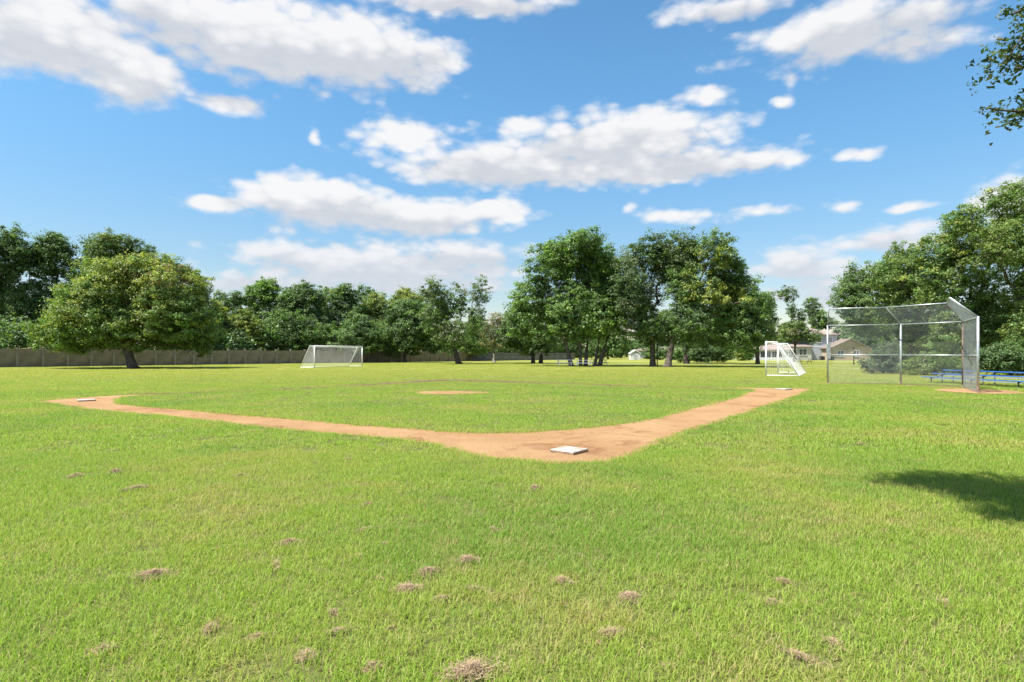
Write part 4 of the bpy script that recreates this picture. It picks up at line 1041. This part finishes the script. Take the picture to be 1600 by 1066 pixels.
# twigs that reach into the frame: (list of points, number of leaves)
twigs = [([(1720,-40,6.6),(1640,20,6.7),(1600,55,6.8),(1578,85,6.8),(1556,108,6.9)], 120, .11),
         ([(1720,-40,6.6),(1640,0,6.6),(1605,22,6.7)], 50, .10),
         ([(1660,-10,6.6),(1610,10,6.6),(1582,22,6.6),(1560,24,6.6)], 10, .03),
         ([(1700,120,6.6),(1640,95,6.7),(1602,100,6.7),(1590,95,6.7)], 34, .08),
         ([(1740,200,6.6),(1660,175,6.7),(1600,172,6.8),(1570,186,6.8)], 56, .09),
         ([(1660,175,6.7),(1610,165,6.7),(1585,150,6.7)], 12, .05),
         ([(1660,180,6.7),(1610,176,6.7),(1560,172,6.7),(1536,168,6.7)], 8, .02)]
tw = MB()
root_pt = Vector((12.2, 6.6, 5.0))
leafcount = 0
for (pl, nlv, sp) in twigs:
    pw = [P3(*p) - no for p in pl]
    full = [root_pt - no, (root_pt-no).lerp(pw[0], .5)+Vector((0,0,.2))] + pw
    tw.tube(full, [.10,.06] + list(np.linspace(.022,.003,len(pw))), 6, False)
    for k in range(nlv):
        t_ = random.random()**.8*(len(pw)-1); i = min(int(t_), len(pw)-2); q = pw[i].lerp(pw[i+1], t_-i)
        if (q+no).x / (q+no).y > .93: pass
        q = q + Vector((random.gauss(0, sp), random.gauss(0, sp*1.5), random.gauss(0, sp)))
        o = bpy.data.objects.new('leaf', random.choice(LMS)); C.objects.link(o); o.parent = nt
        s_ = random.uniform(.055, .095); o.scale = (s_, s_, s_); o.location = q
        o.rotation_euler = (random.gauss(0,.7), random.gauss(0,.7), random.uniform(0, 6.28)); leafcount += 1
tc_ = []
for (pl, nlv, sp) in twigs:
    pw = [P3(*p) for p in pl]
    for k in range(int(nlv*3.2)):
        t_ = random.random()**.75*(len(pw)-1); i = min(int(t_), len(pw)-2); q = pw[i].lerp(pw[i+1], t_-i)
        tc_.append(tuple(q + Vector((random.gauss(0, sp), random.gauss(0, sp*1.5), random.gauss(0, sp)))))
tc_ = np.array(tc_)
tw.tube([(0,0,-.05),(0,0,.5),(-.1,.05,2.2),(-.2,.1,3.8),(-.3,.2,5.2)], [.5,.36,.30,.26,.22], 14)
# crown outside the frame that throws the shade on the lawn
cents = []
def blob(cx, cy, cz, r, n, fl=.5):
    d = rng.normal(0, 1, (n, 3)); d /= np.linalg.norm(d, axis=1)[:, None]
    cents.append(d*(rng.uniform(0, 1, (n, 1))**.45)*np.array([[r, r, r*fl]]) + np.array([[cx, cy, cz]]))
sh = Vector((sd.x/sd.z, sd.y/sd.z))
def over(gx, gy, h): return gx + sh.x*h, gy + sh.y*h
for gx, gy, h, r, n in ((4.75,6.85,7.6,.36,16),(5.25,6.8,7.8,.55,34),(5.0,6.15,7.8,.45,26),(5.05,5.5,7.9,.5,30),(5.3,4.9,8.0,.6,34),(5.9,6.5,8.0,.8,64),(6.0,5.4,8.1,.85,70),(6.9,6.5,8.1,.95,70),(7.9,6.4,8.3,1.1,84),(9.0,6.2,8.4,1.25,100),(7.2,5.4,8.2,.95,66),(8.4,5.2,8.3,1.0,60)):
    cx, cy = over(gx, gy, h); blob(cx, cy, h, r, int(n*.6))
for gx, gy, h, r, n in ((10.2,6.4,8.3,1.7,90),(12.0,6.0,8.4,2.2,110),(14.5,6.5,8.0,2.6,110),(11.5,8.6,9.0,1.6,40),(13,3.5,8.2,2.2,90)):
    cx, cy = over(gx, gy, h); blob(cx, cy, h, r, n)
cent = np.concatenate(cents); 
# nothing of it may reach into the picture
vis = (cent[:,1] > 0) & (np.abs(cent[:,0]) < .98*cent[:,1]) & ((cent[:,2]-CAM_H)/cent[:,1] < .70)
cent = cent[~vis]
pc = np.tile(np.array([[.06,.115,.022]]), (len(cent),1))*rng.uniform(.8,1.3,(len(cent),1))
V, F, col = leaf_cloud(cent, np.full(len(cent), .34), 60, .09, pc)
me = np_mesh('crown', V - np.array(no), F, col, M_leaf, 3); o = bpy.data.objects.new('crown', me); C.objects.link(o); o.parent = nt; o['kind'] = 'stuff'
V, F, col = leaf_cloud(tc_ - np.array(no), np.full(len(tc_), .03), 2, .042, np.tile(np.array([[.05,.08,.028]]), (len(tc_),1))*rng.uniform(.6,1.6,(len(tc_),1)))
o = bpy.data.objects.new('small_leaves', np_mesh('small_leaves', V, F, col, M_leaf, 3)); C.objects.link(o); o.parent = nt; o['kind'] = 'stuff'
top = Vector((-.3,.2,5.2))
for c in cent[::16]:
    q = Vector(c) - no; tw.tube([top, top.lerp(q, .5)+Vector((0,0,.4)), q], [.09,.05,.012], 5, False)
tw.build('trunk', M_bark, nt, True)
print('near leaves', leafcount)
